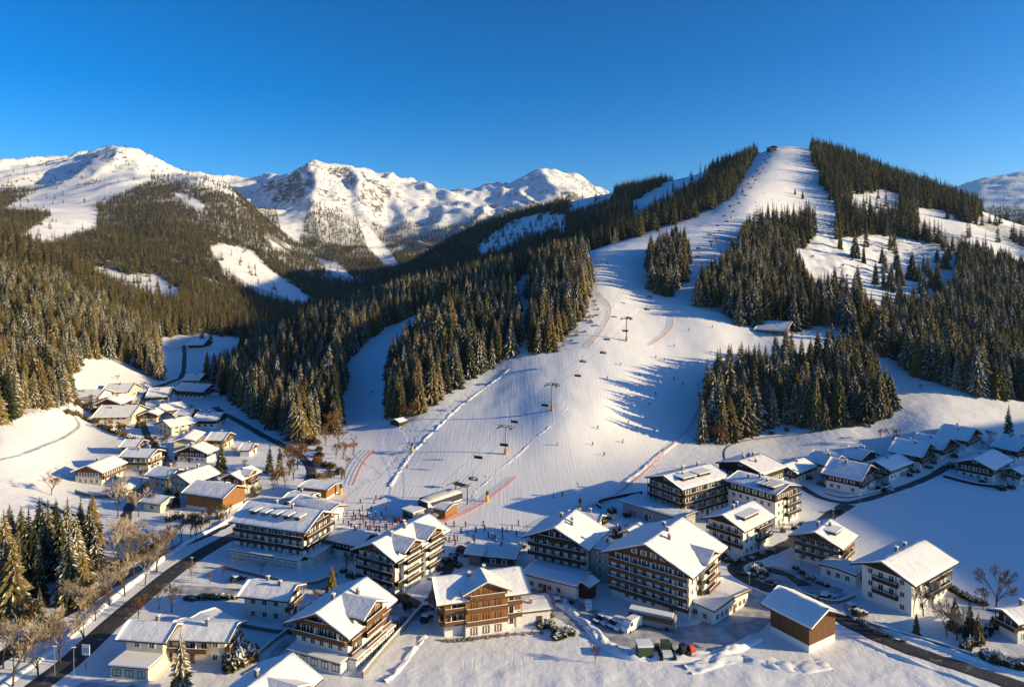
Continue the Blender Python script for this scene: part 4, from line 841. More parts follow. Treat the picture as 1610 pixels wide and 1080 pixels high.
strip('valley_road', 'dark cleared asphalt road in the bottom left corner', VR, 7.5, 'asphalt')
strip('village_street', 'winding dark street through the left village', [(192,828),(205,795),(221,768),(244,752),(262,733),(262,722),(249,706),(232,685),(224,657),(225,630),(241,611),(270,600),(286,591),(290,562),(289,543)], 4.6, 'asphalt', wob=1.2)
strip('stream_road', 'dark curving road beside the stream under the wooded ridge', [(395,835),(430,812),(462,785),(484,758),(489,740),(478,722),(452,704),(420,688),(385,668),(352,650),(338,640)], 5.5, 'asphalt', wob=.6)
strip('right_road', 'dark road leaving at the bottom right corner', [(1640,1090),(1565,1066),(1480,1038),(1400,1009),(1345,984),(1300,958),(1250,940),(1200,922),(1165,905),(1158,893),(1172,882),(1200,872),(1232,860),(1262,842),(1290,822),(1312,806),(1335,793)], 6.5, 'asphalt', wob=.8)
strip('right_lane', 'dark lane past the right village', [(1255,762),(1290,782),(1330,790),(1365,784),(1402,772),(1437,760),(1470,745),(1490,733)], 4.2, 'asphalt', wob=.4)
strip('hotel_yard', 'packed snow yard and car park below the biggest hotel', [(838,925),(868,942),(905,965),(960,988),(1030,1004),(1095,1003),(1150,985),(1190,955),(1202,930)], 13, 'ice', .16, 9, wob=2)
strip('hotel_street', 'packed snow street in front of the dormered hotel', [(276,926),(330,928),(385,932),(440,925),(510,920),(560,935),(600,955),(640,962),(668,968)], 6, 'ice', .15, wob=1)
strip('forecourt', 'half cleared forecourt between barn and red brown chalet', [(1190,900),(1230,905),(1280,925),(1320,940)], 13, 'ice', .16, 9, wob=2)
strip('forecourt', 'dark wet patch of the forecourt', [(1205,893),(1240,905),(1265,922)], 5, 'asphalt', .22, 7, wob=2)
strip('stream', 'narrow dark stream between the bank trees and the valley road', [(-60,1075),(20,1020),(80,975),(150,935),(215,893),(270,862),(330,838),(372,815),(420,800)], 5.5, 'water', .13, wob=1.5)
strip('farm_track', 'thin snowy farm track across the left field', [(-20,730),(30,716),(70,700),(105,685),(124,670),(118,655)], 1.8, 'ice', .1)
strip('forest_path', 'narrow dark footpath under the right clump', [(1152,742),(1140,722),(1142,704),(1170,693),(1215,687),(1260,682),(1310,674),(1362,664)], 1.5, 'stone', .14, 5)
bank('snow_wall', 'snow capped wall along the valley road', [(-18,1096),(40,1052),(95,1012),(155,960),(210,915),(270,868),(330,834),(366,818)], 2.6, .9, .15, 1)
bank('snow_bank', 'rough snow bank below the hotel car park', [(846,938),(885,952),(925,985),(950,1010),(985,1030),(1040,1034),(1100,1032),(1150,1022),(1190,1002)], 4.0, .9, .9, 2)
bank('snow_bank', 'broken snow heap in the foreground right of the car park', [(1080,1052),(1110,1045),(1150,1035),(1200,1040),(1250,1050),(1300,1043)], 5, .6, 1.3, 3)
bank('snow_bank', 'low snow bank left of the brown wooden hotel', [(604,1072),(628,1050),(655,1015),(668,1000)], 1.9, .4, 1.3, 4)
bank('snow_bank', 'snow ridge between the two lower pistes', [(745,775),(790,735),(835,695),(870,665),(897,635)], 2.4, .22, .8, 5)
bank('snow_bank', 'left edge ridge of the lower piste', [(612,765),(648,712),(700,660),(745,622),(800,580)], 2.6, .4, .9, 6)
bank('snow_bank', 'ploughed snow along the right road', [(1360,975),(1420,1000),(1490,1022),(1560,1046),(1625,1064)], 2.2, .6, .3, 7)
bank('snow_bank', 'ploughed snow on the field side of the right road', [(1345,1003),(1400,1028),(1480,1056),(1560,1088)], 1.8, .5, .3, 8)
bank('snow_bank', 'ploughed snow around the crossroads island', [(1180,905),(1172,893),(1185,885),(1215,876),(1245,862)], 1.6, .5, .4, 9)
bank('snow_bank', 'ploughed snow on the outer side of the bend', [(1185,925),(1240,948),(1290,945),(1330,930),(1350,922)], 1.8, .5, .5, 10)
bank('snow_bank', 'snow pushed up at the foot of the wide piste', [(905,795),(955,775),(1000,745),(1040,712),(1085,675)], 3, .5, .4, 12)
def net(label, pl, hgt=1.3, mt='red', cat='net', post=6):
    p = path_pts(pl, 3.0); o = thing('safety_net', label, cat, (float(p[0, 0]), float(p[0, 1]), h1(*p[0]))); hgt *= .72; z = H(p[:, 0], p[:, 1]); o0 = np.array([*p[0], z[0]]); mb = MB()
    for i in range(len(p)-1):
        a = np.array([*p[i], z[i]])-o0; b = np.array([*p[i+1], z[i+1]])-o0; n = np.array([-(b-a)[1], (b-a)[0], 0]); n = n/np.linalg.norm(n)*.03
        for s0, s1 in ((.05, .12), (.34, .39), (.62, .67), (.93, 1)):
            i0 = len(mb.v); u0 = np.array([0, 0, hgt*s0]); u1 = np.array([0, 0, hgt*s1])
            mb.v += [tuple(q) for q in (a-n+u0, b-n+u0, b-n+u1, a-n+u1, a+n+u0, b+n+u0, b+n+u1, a+n+u1)]
            for f in ((0, 1, 2, 3), (7, 6, 5, 4), (3, 2, 6, 7), (1, 0, 4, 5), (2, 1, 5, 6), (0, 3, 7, 4)): mb.f.append(tuple(i0+k for k in f)); mb.m.append(0)
    mb.build('netting', mt, o)
    pm = MB(); pm.tube((0, 0, -.5), (0, 0, hgt+.15), .07, .07, 6); pm = pm.mesh('post', 'steel' if mt != 'orange' else 'orange'); step = max(2, len(p)//12)
    for i in range(0, len(p), step): link('post', pm, o, tuple(np.array([*p[i], z[i]])-o0))
net('red safety net along the left edge of the lower left piste', [(590,708),(576,722),(566,738),(556,762)], 2.4)
net('red net running up from the lift station beside the wide piste', [(692,822),(720,812),(750,797),(768,785)], 1.9)
net('red net where the two lower pistes split', [(768,785),(790,768),(812,750)], 1.4)
net('faded red net at the right foot of the wide piste', [(832,840),(862,820),(890,808),(925,800),(965,782),(1005,750)], 1.7)
net('long pale red net along the right edge of the wide piste', [(1005,750),(1045,712),(1080,678),(1096,650),(1104,628)], 1.6)
net('orange net at the left edge of the upper piste', [(942,462),(958,480),(960,495),(952,512),(938,532),(925,548)], 1.8, 'orange')
net('orange net on the crest in the middle of the upper piste', [(1058,500),(1056,516),(1040,532),(1020,544)], 1.8, 'orange')
net('red fence left of the lift entrance', [(606,812),(622,816),(642,818)], 1.8)
net('red fence pen in front of the lift entrance', [(650,822),(660,824),(672,822)], 1.8)
net('small red fence near the summit', [(1262,243),(1270,247),(1276,252)], 3)
net('red fence left of the summit run', [(1171,308),(1169,302),(1170,296)], 3.5)
net('red net beside the snow gun at the bottom of the left run', [(532,800),(538,793),(541,787)], 2.2)
strip('alley', 'dark trodden lane between the village hotels', [(560,905),(600,925),(645,945),(672,950),(690,925),(705,895),(715,870)], 4.5, 'asphalt', .17, wob=1.5)
strip('alley', 'trodden lane behind the broad dark gabled hotel', [(715,870),(750,876),(800,872),(830,868)], 4, 'ice', .15, wob=1)
strip('alley', 'cleared lane beside the flat roofed wing', [(960,845),(1000,838),(1050,842),(1095,835),(1110,850),(1150,885)], 4.5, 'asphalt', .17, wob=1)
strip('alley', 'cleared drive between the plain white house and the terrace chalet', [(500,925),(520,955),(500,985),(455,1005),(420,1040),(385,1062)], 3.2, 'ice', .15, wob=1)
strip('alley', 'cleared drive to the snowy garage', [(215,1080),(190,1090),(160,1085),(120,1080)], 5, 'ice', .15, wob=1)
strip('alley', 'drive in the left village', [(262,722),(300,716),(345,740),(350,765)], 2.6, 'ice', .15, wob=1)
strip('alley', 'drive behind the right village chalets', [(1402,772),(1385,750),(1340,742),(1290,745)], 2.8, 'ice', .15, wob=1)
def lowwall(lb, pl, h=1.1, mt='stone', nm='garden_wall', cat='wall'):
    p = path_pts(pl, 2.5); z = H(p[:, 0], p[:, 1]); o0 = (float(p[0, 0]), float(p[0, 1]), float(z[0])); o = thing(nm, lb, cat, o0); a = MB(); b = MB()
    for i in range(len(p)-1):
        u = np.array([*p[i], z[i]])-o0; v = np.array([*p[i+1], z[i+1]])-o0; t = v-u; L = np.linalg.norm(t[:2]); n = np.array([-t[1], t[0], 0])/L*.16
        for mb, z0, z1, k in ((a, -.6, h, 1), (b, h+.003, h+.25, 1.25)):
            i0 = len(mb.v); mb.v += [tuple(q) for q in (u-n*k+(0, 0, z0), v-n*k+(0, 0, z0), v+n*k+(0, 0, z0), u+n*k+(0, 0, z0), u-n*k+(0, 0, z1), v-n*k+(0, 0, z1), v+n*k+(0, 0, z1), u+n*k+(0, 0, z1))]
            for f in ((0, 3, 2, 1), (4, 5, 6, 7), (0, 1, 5, 4), (1, 2, 6, 5), (2, 3, 7, 6), (3, 0, 4, 7)): mb.f.append(tuple(i0+q for q in f)); mb.m.append(0)
    a.build('wall', mt, o); b.build('snow_cap', 'snow', o)
lowwall('dark retaining wall right of the terrace chalet', [(570,1066),(600,1030),(640,985),(668,955)], 1.4)
lowwall('low stone wall before the dormered hotel', [(352,893),(400,905),(480,920),(530,905)], .9)
lowwall('curved dark wall left of the flat roofed wing', [(945,800),(938,792),(955,786),(985,780),(1010,776)], 1.0, 'darkwood')
lowwall('dark fence along the lawn of the far right brown gabled chalet', [(1483,750),(1530,762),(1580,768)], 1.1, 'darkwood', 'fence', 'fence')
lowwall('snowy wall in front of the plain white house', [(378,985),(440,995),(470,990),(478,972)], 1.0)
lowwall('garden wall in front of the cream villas', [(385,1050),(400,1035),(430,1010),(450,995)], .9)
lowwall('stone terrace wall under the brown gabled house of the left village', [(118,775),(150,782),(195,780),(222,770)], 1.3)
lowwall('long dark fence at the edge of the left village gardens', [(60,790),(85,800),(120,812),(160,812)], .9, 'darkwood', 'fence', 'fence')
lowwall('snow capped wall beside the forecourt of the guest house', [(1250,930),(1290,945),(1320,948),(1345,938)], .8)
lowwall('low wall at the road below the white guest house', [(1345,975),(1400,992),(1470,1012),(1530,1032)], .6)
lowwall('dark retaining wall left of the hotel behind the crossroads', [(1040,845),(1070,842),(1085,835),(1098,848)], 2.0)
lowwall('low wall beside the lane of the right village', [(1298,776),(1330,783),(1375,775),(1400,765)], .7)
# ------------------------------------------------------------------ chairlift
def xy(px, py, dz=0):
    x, y, z = hit(px, py); return mathutils.Vector((x, y, z+dz))
TW = [(795,714,12.5), (868,645,13), (985,536,14), (1048,463,13.5), (1118,388,12), (1150,343,14), (1186,290,12)]
ST = xy(690, 797, 4.5); TOP = xy(1213, 237, 5)
tops = [ST]+[xy(a, b, c) for a, b, c in TW]+[TOP]
def dirz(a, b): return math.atan2((b-a).y, (b-a).x)-PI/2
def tower_meshes(h):
    a = MB(); a.tube((0, 0, 1.6), (0, 0, h-.1), .42, .30, 10)
    for k in range(int(h/.9)): a.box(.38, .62, -.04, .04, 1.8+k*.9, 1.86+k*.9)
    b = MB(); b.tube((0, 0, -.8), (0, 0, 2.4), .75, .72, 10)
    c = MB(); c.box(-3.6, 3.6, -.22, .22, h-.1, h+.25); c.box(-3.7, 3.7, -.7, .7, h+.9, h+1.0)
    for x in (-3.4, -1.5, 1.5, 3.4): c.box(x-.06, x+.06, -.5, .5, h+.253, h+.897)
    d = MB()
    for s in (-3.2, 3.2):
        d.box(s-.12, s+.12, -2.6, 2.6, h-.45, h-.2)
        for k in range(6): y = -2.3+k*.92; d.tube((s-.12, y, h-.12), (s+.12, y, h-.12), .28, .28, 8)
    return a.mesh('mast', 'steel'), b.mesh('foundation_pad', 'orange'), c.mesh('crossarm', 'steel'), d.mesh('pulley_row', 'darkmetal')
TL = ['lowest lift tower with orange padding between the two lower pistes', 'second lift tower from the bottom, beside the snowmobile tracks', 'lift tower at the narrow neck of the piste left of the orange net', 'lift tower standing in the island of spruces', 'lift tower above the spruce island at the edge of the upper stand', 'lift tower high on the open snow below the summit run', 'small lift tower close below the summit']
tmesh = {}
for i, (a, b, h) in enumerate(TW):
    p = xy(a, b); o = thing('lift_tower', TL[i], 'lift tower', p, dirz(tops[i], tops[i+2]), 'towers of the chairlift')
    if h not in tmesh: tmesh[h] = tower_meshes(h)
    for nm, me in zip(('mast', 'foundation_pad', 'crossarm', 'pulley_row'), tmesh[h]): link(nm, me, o)
cable = MB(); seats = []
for i in range(len(tops)-1):
    a, b = tops[i], tops[i+1]; d = (b-a); s = mathutils.Vector((d.y, -d.x, 0)).normalized()*3.2; n = max(4, int(d.length/10)); sag = min(2.2, d.length*.014)
    for sd in (-1, 1):
        pr = None
        for k in range(n+1):
            t = k/n; q = a+d*t+s*sd+mathutils.Vector((0, 0, -4*sag*t*(1-t)))
            if pr is not None: cable.tube(pr, q, .045, .045, 4, cap=False)
            pr = q
    seats.append((a, d, s, sag))
o = cable.build('lift_cable', 'darkmetal'); tag(o, 'steel cable loop of the chairlift running up over the towers', 'cable')
ch = MB(); ch.tube((0, 0, 0), (0, 0, -2.6), .07, .07, 6); ch.tube((-1.9, 0, -2.6), (1.9, 0, -2.6), .07, .07, 6)
cs = MB(); cs.box(-1.9, 1.9, -.1, .55, -3.85, -3.7); cs.box(-1.9, 1.9, .55, .65, -3.85, -2.9); 
for x in (-1.85, 1.85): cs.box(x-.05, x+.05, -.1, .6, -3.69, -2.65)
cc = MB(); cc.lathe([(0.02, -2.3), (.9, -2.42), (1.5, -2.75), (1.75, -3.1)], 12)
cme = (ch.mesh('hanger', 'darkmetal'), cs.mesh('seat', 'black'), cc.mesh('hood', 'cargrey'))
tot = 0
for si, (a, d, s, sag) in enumerate(seats):
    n = max(1, int(d.length/(26 if si < 3 else 44)))
    for k in range(n):
        for sd in (-1, 1):
            t = (k+.28+.42*(sd > 0))/n
            if si == 0 and t < .3: continue
            q = a+d*t+s*sd+mathutils.Vector((0, 0, -4*sag*t*(1-t)))
            low = si < 3
            o = thing('lift_chair', 'dark grey chair hanging from the chairlift above the lower pistes' if low else 'tiny dark chair hanging from the upper part of the chairlift', 'chair', q, dirz(mathutils.Vector((0, 0, 0)), d), 'chairs hanging over the lower pistes' if low else 'chairs hanging on the upper chairlift')
            for nm, me in zip(('hanger', 'seat', 'hood'), cme):
                if nm != 'hood' or (k+si) % 3 == 0: link(nm, me, o)
            tot += 1
# base station: a rounded pod with dark window bands, a control cabin and an open portal
sa = xy(655, 806); rz = dirz(xy(668, 808), xy(795, 714)); st = thing('lift_station', 'rounded white valley station of the chairlift with dark window bands', 'lift station', xy(672, 808), rz-.35)
def pod(nm, y0, y1, w, h, zb, mt, parent=None, cut=None):
    mb = MB(); ny = 12; nx = 14; pts = []
    for j in range(ny+1):
        y = y0+(y1-y0)*j/ny; e = max(0.0, 1-abs(2*j/ny-1)**5)**.5*.25+.75
        for i in range(nx+1):
            t = PI*i/nx; mb.v.append((w/2*e*math.copysign(abs(math.cos(t))**.55, math.cos(t)), y, zb+h*e*abs(math.sin(t))**.6))
    for j in range(ny):
        for i in range(nx):
            k = j*(nx+1)+i; mb.f.append((k, k+1, k+nx+2, k+nx+1)); mb.m.append(0)
    for j in (0, ny): mb.f.append(tuple(j*(nx+1)+i for i in range(nx+1))); mb.m.append(0)
    return mb.build(nm, mt, parent, True)
pod('shell', -2, 15, 7.6, 3.3, 2.6, 'plaster', st)
mb = MB(); mb.box(3.66, 3.9, -.5, 14, 3.1, 5.2); mb.box(-3.9, -3.66, -.5, 14, 3.1, 5.2); mb.box(-2.7, 2.7, -2.15, -2.003, 3.0, 5.2); mb.build('window_band', 'glass', st)
mb = MB()
for y in (1, 12):
    for x in (-2.6, 2.6): mb.tube((x, y, -1), (x, y, 3.2), .35, .3, 8)
mb.build('pillar', 'steel', st)
mb = MB(); mb.box(-3.4, 3.4, -12, -2.6, 0, .5); mb.box(-3, 3, -9, -4, .503, 3.6); mb.build('boarding_hall', 'grey', st)
mb = MB(); mb.box(-3.3, 3.3, -9.4, -3.6, 3.603, 3.85); mb.build('hall_roof', 'snow', st)
mb = MB(); mb.box(-3.06, -3.003, -8.6, -4.4, 1.1, 3); mb.box(-2.6, 2.6, -9.06, -9.003, 1.1, 3); mb.build('hall_window', 'glass', st)
mb = MB(); mb.box(-3.4, 3.4, 15.5, 18, 6.6, 7); 
for x in (-3.2, 3.2): mb.tube((x, 17, -1), (x, 17, 6.6), .25, .2, 8); mb.tube((x, 12, 6.9), (x, 19, 7.4), .2, .2, 6)
mb.build('gantry', 'darkmetal', st)
house('ticket_booth', 'small wooden ticket booth with a sloping snowy roof at the lift station', (700,817), (685,812), (716,806), 3.2, 'R', 1, .2, chim=0, trim='midwood', cat='booth', ov=.8, detail=0, wall='lightwood')
um = MB(); um.tube((0, 0, 0), (0, 0, 2.6), .05, .05, 6); uc = MB(); uc.lathe([(0.03, 3.2), (1.0, 2.85), (2.1, 2.35), (2.1, 2.28)], 8)
um = um.mesh('pole', 'steel'); uc = uc.mesh('canopy', 'cargrey')
for i, (a, b) in enumerate([(650,818), (657,820), (665,821), (674,822), (681,820), (652,813)]):
    o = thing('umbrella', 'grey canvas umbrella in the crowd at the foot of the lift station', 'umbrella', xy(a, b), 0, 'umbrellas below the lift station'); link('pole', um, o); link('canopy', uc, o)
# summit station
sm = thing('summit_station', 'dark mountain station on the summit skyline', 'lift station', mathutils.Vector(((1215-CX)/F*1135, 1135, h1((1215-CX)/F*1135, 1135))), .2)
mb = MB(); mb.box(-8, 4, -5, 5, -2, 5); mb.mi = 1; mb.box(4.003, 9, -4, 4, -2, 4.2); mb.build('wall', ['darkwood', 'plaster'], sm)
mb = MB(); mb.prism([(-11, 5), (-2, 7.6), (7, 5), (7, 5.4), (-2, 8), (-11, 5.4)], -6.5, 6.5, lambda p, s: (p[0], s, p[1])); mb.build('roof', 'roofing', sm)
mb = MB(); mb.box(-7, -1, -5.08, -5.003, 1.4, 3.6); mb.box(5, 8, -4.08, -4.003, 1, 3); mb.build('window', 'glass', sm)
mb = MB(); mb.tube((12, 0, 0), (12, 0, 8), .3, .2, 6); mb.box(10, 14, -.3, .3, 7, 7.6); mb.build('mast', 'steel', sm)
# ------------------------------------------------------------------ snow guns, lamps, poles, signs
gb = MB(); gb.tube((0, 0, -.4), (0, 0, 2.6), .6, .5, 10); gm = MB(); gm.tube((0, 0, 2.6), (-.5, .3, 9.5), .12, .08, 6); gh = MB(); gh.tube((-.5, .3, 9.4), (-1.3, .3, 9.8), .16, .2, 6); gx = MB(); gx.box(-.5, .5, -.45, .45, 2.6, 3.9)
gun = (('base_pad', gb.mesh('base_pad', 'yellow')), ('lance', gm.mesh('lance', 'steel')), ('nozzle', gh.mesh('nozzle', 'darkmetal')), ('valve_box', gx.mesh('valve_box', 'green')))
for a, b, lb in ((648,709,'snow lance with yellow pad on the bank left of the lift line'), (536,777,'snow lance with yellow pad near the timber shelter'), (912,801,'snow lance with yellow pad beside the faded red net'), (828,548,'green snow lance at the foot of the steep chute'), (766,788,'small snow lance where the red nets meet'), (1099,630,'dark snow lance left of the right clump')):
    o = thing('snow_lance', lb, 'snow gun', xy(a, b))
    for nm, me in gun: link(nm, me, o)
lm = MB(); lm.tube((0, 0, -.3), (0, 0, 6.5), .09, .06, 6); lm2 = MB(); lm2.box(-.5, .35, -.14, .14, 6.5, 6.65); lm = lm.mesh('lamp_post', 'steel'); lm2 = lm2.mesh('lamp_head', 'carwhite')
for a, b, lb in ((116,1064,'street lamp beside the valley road left of the speed sign'), (302,912,'street lamp on the far edge of the valley road'), (1178,938,'street lamp at the crossroads island'), (1352,806,'lamp pole at the junction of the right lane'), (1397,775,'lamp pole on the field side of the right lane'), (680,848,'tall lamp pole among the skiers behind the twin gabled hotel'), (828,850,'tall thin pole behind the roof of the broad dark gabled hotel'), (1310,830,'pole beside the road behind the red brown chalet'), (86,1062,'old lamp behind the snow capped wall')):
    o = thing('street_lamp', lb, 'lamp', xy(a, b)); link('lamp_post', lm, o); link('lamp_head', lm2, o)
sg = thing('road_sign', 'tall rectangular sign panel with a dark number on a post beside the valley road', 'sign', xy(135, 1052), -.15)
mb = MB(); mb.tube((0, 0, -.3), (0, 0, 3.2), .07, .07, 6); mb.build('post', 'darkmetal', sg)
mb = MB(); mb.box(-.95, .95, -.06, .06, 3.2, 5.6); mb.build('panel', 'carwhite', sg)
fc = bpy.data.curves.new('numerals', 'FONT'); fc.body = '50'; fc.size = 1.55; fc.extrude = .01; fc.align_x = 'CENTER'; fo = bpy.data.objects.new('tmp', fc); COL.objects.link(fo)
me = bpy.data.meshes.new_from_object(fo.evaluated_get(bpy.context.evaluated_depsgraph_get())); bpy.data.objects.remove(fo); me.materials.clear(); me.materials.append(M['darkmetal'])
no = link('numerals', me, sg, (0, -.08, 3.85)); no.rotation_euler = (PI/2, 0, 0)
# ------------------------------------------------------------------ vehicles
def car_meshes(L, W, Hc, paint, van=False, snow=True):
    b = MB(); hb = Hc*.52
    if van: prof = [(-L/2, .3), (L/2, .3), (L/2, .85*Hc*.6), (L/2-.7, Hc*.62), (L/2-1.3, Hc*.97), (-L/2+.1, Hc), (-L/2, Hc*.9)]
    else: prof = [(-L/2, .3), (L/2, .3), (L/2, hb*.85), (L/2-1.1, hb), (L/2-1.9, Hc*.98), (-L/2+.75, Hc), (-L/2+.1, hb*1.15), (-L/2, hb)]
    b.prism(prof, -W/2, W/2, lambda p, s: (p[0], s, p[1]))
    g = MB(); x0, x1 = (-L/2+.9, L/2-1.85) if not van else (L/2-2.3, L/2-1.25)
    for s in (-1, 1): g.box(x0, x1, min(s*W/2, s*(W/2+.012)), max(s*W/2, s*(W/2+.012)), hb*1.08, Hc*.92)
    xf = L/2-1.35 if not van else L/2-.9
    g.box(xf-.42, xf-.28, -W/2+.12, W/2-.12, hb*1.05, Hc*.9)
    w = MB(); w.tube((0, -.12, 0), (0, .12, 0), .33, .33, 12)
    sn = MB(); sn.prism([(-L/2+.7, Hc+.004), (L/2-1.9, Hc*.98+.01), (L/2-2.0, Hc+.16), (-L/2+.8, Hc+.18)], -W/2+.08, W/2-.08, lambda p, s: (p[0], s, p[1]))
    if snow and not van: sn.box(L/2-1.0, L/2-.1, -W/2+.1, W/2-.1, hb*.93, hb+.1)
    lt = MB(); lt.box(L/2-.02, L/2+.02, -W/2+.1, -W/2+.4, hb*.55, hb*.75)
    lt2 = MB(); lt2.box(L/2-.02, L/2+.02, W/2-.4, W/2-.1, hb*.55, hb*.75)
    return dict(body=b.mesh('body', paint), window=g.mesh('window', 'glass'), wheel=w.mesh('wheel', 'rubber'), snow_cap=sn.mesh('snow_cap', 'snow'), headlight=lt.mesh('headlight', 'steel'), headlight2=lt2.mesh('headlight', 'steel'), L=L, W=W)
CM = {k: car_meshes(4.3, 1.8, 1.5, k) for k in ('carblack', 'carwhite', 'cargrey')}; VAN = car_meshes(6.2, 2.1, 2.6, 'carwhite', True)
def car(lb, px, py, ang, kind, group=None, snow=True):
    c = VAN if kind == 'van' else CM[kind]; o = thing('delivery_van' if kind == 'van' else 'parked_car', lb, 'van' if kind == 'van' else 'car', xy(px, py, .17), ang, group)
    link('body', c['body'], o); link('window', c['window'], o); link('headlight', c['headlight'], o); link('headlight', c['headlight2'], o)
    if snow: link('snow_cap', c['snow_cap'], o)
    for x in (-.31, .31):
        for y in (-.5, .5): link('wheel', c['wheel'], o, (c['L']*x, (c['W']-.15)*y, .33))
car('black car with snow on its bonnet, leftmost of the parked row', 944, 977, 3.85, 'carblack')
car('snow covered grey car, second from the left in the parked row', 955, 981, 3.85, 'cargrey')
car('snow covered car in the middle of the parked row', 966, 985, 3.85, 'carblack')
car('white car directly left of the white van', 976, 988, 3.85, 'carwhite')
car('white delivery van at the right end of the parked row', 993, 989, 3.9, 'van')
car('small white car in front of the entrance porch', 925, 956, 4.7, 'carwhite')
car('snow buried car below the left windows of the long low wing', 862, 946, .1, 'carwhite'); car('snow buried car right of the other one below the long low wing', 879, 949, .1, 'cargrey')
car('black car alone on the snow below the dormered hotel', 374, 913, .8, 'carblack')
car('dark car at the junction before the snow field', 1320, 806, 1.1, 'carblack', snow=False)
car('snow covered car beside the white guest house', 1341, 958, .25, 'cargrey'); car('snow covered black car nearest the road at the guest house', 1352, 968, .45, 'carblack')
car('snow covered car on the forecourt under the garage wing', 1302, 941, .2, 'carwhite'); car('black car behind the forecourt snow bank', 1292, 943, 2.8, 'carblack')
car('dark car beside the ski shop at the bottom of the left run', 531, 797, .3, 'carblack')
car('dark car parked left of the brown wooden hotel', 671, 975, 1.2, 'carblack'); car('grey car in the alley between the wooden hotel and the twin gabled hotel', 672, 958, .2, 'cargrey')
bo = thing('tour_coach', 'silver grey coach parked along the foot of the biggest hotel', 'bus', xy(1026, 984, .17), -.42)
mb = MB(); mb.prism([(-6, .35), (6, .35), (6.05, 1.6), (5.7, 3.3), (5.2, 3.5), (-5.8, 3.5), (-6, 3.2)], -1.25, 1.25, lambda p, s: (p[0], s, p[1])); mb.build('body', 'cargrey', bo)
mb = MB()
for s in (-1, 1): mb.box(-5.6, 5.3, min(s*1.25, s*1.265), max(s*1.25, s*1.265), 1.7, 2.95)
mb.box(5.98, 6.06, -1.1, 1.1, 1.5, 2.4); mb.build('window_band', 'glass', bo); mb = MB(); mb.box(-5.7, 5.1, -1.15, 1.15, 3.503, 3.7); mb.build('snow_cap', 'snow', bo)
w = MB(); w.tube((0, -.15, 0), (0, .15, 0), .5, .5, 12); w = w.mesh('wheel', 'rubber')
for x in (-3.6, 3.8):
    for y in (-1.15, 1.15): link('wheel', w, bo, (x, y, .5))
cn = thing('container_trailer', 'small green trailer hut with a snow covered top at the edge of the car park', 'trailer', xy(1013, 1031, .17), .05)
mb = MB(); mb.box(-1.7, 1.7, -1.4, 1.4, .4, 2.6); mb.build('body', 'green', cn); mb = MB(); mb.box(-1.8, 1.8, -1.5, 1.5, 2.603, 3.1); mb.build('snow_cap', 'snow', cn)
for x in (-1.1, 1.1): link('wheel', CM['carblack']['wheel'], cn, (x, -1.35, .33))
gr = thing('snow_groomer', 'pale green and white snow groomer standing beside the trailer hut', 'groomer', xy(1047, 1031, .17), PI/2)
mb = MB(); mb.box(-2.2, 2.2, -1.1, 1.1, .7, 1.5); mb.build('body', 'carwhite', gr); mb = MB(); mb.prism([(-.4, 1.5), (1.6, 1.5), (1.3, 2.8), (-.3, 2.9)], -1, 1, lambda p, s: (p[0], s, p[1])); mb.build('cab', 'glass', gr)
mb = MB(); mb.box(-.5, 1.4, -1.05, 1.05, 2.9, 3.05); mb.build('cab_roof', 'green', gr)
for s in (-1, 1):
    mb = MB(); mb.prism([(-2.3, .1), (2.0, .1), (2.5, .6), (2.2, 1.0), (-2.4, 1.0), (-2.7, .5)], min(s*1.15, s*1.9), max(s*1.15, s*1.9), lambda p, q: (p[0], q, p[1])); mb.build('track', 'rubber', gr)
mb = MB(); mb.box(2.7, 3.0, -2.1, 2.1, .1, 1.2); mb.build('blade', 'green', gr)
tr = thing('tractor', 'small dark tractor with a red snow blower hood right of the groomer', 'tractor', xy(1077, 1030, .17), .3)
mb = MB(); mb.box(-1.6, 1.0, -.6, .6, .6, 1.3); mb.build('body', 'black', tr); mb = MB(); mb.box(-1.3, 0, -.7, .7, 1.3, 2.5); mb.build('cab', 'glass', tr); mb = MB(); mb.tube((1.0, 0, 1.2), (2.2, 0, 1.2), 1.0, .9, 12); mb.build('blower_hood', 'red', tr)
wb = MB(); wb.tube((0, -.2, 0), (0, .2, 0), .62, .62, 12); wb = wb.mesh('wheel', 'rubber')
for x in (-1.1, .6):
    for y in (-.8, .8): link('wheel', wb, tr, (x, y, .62))
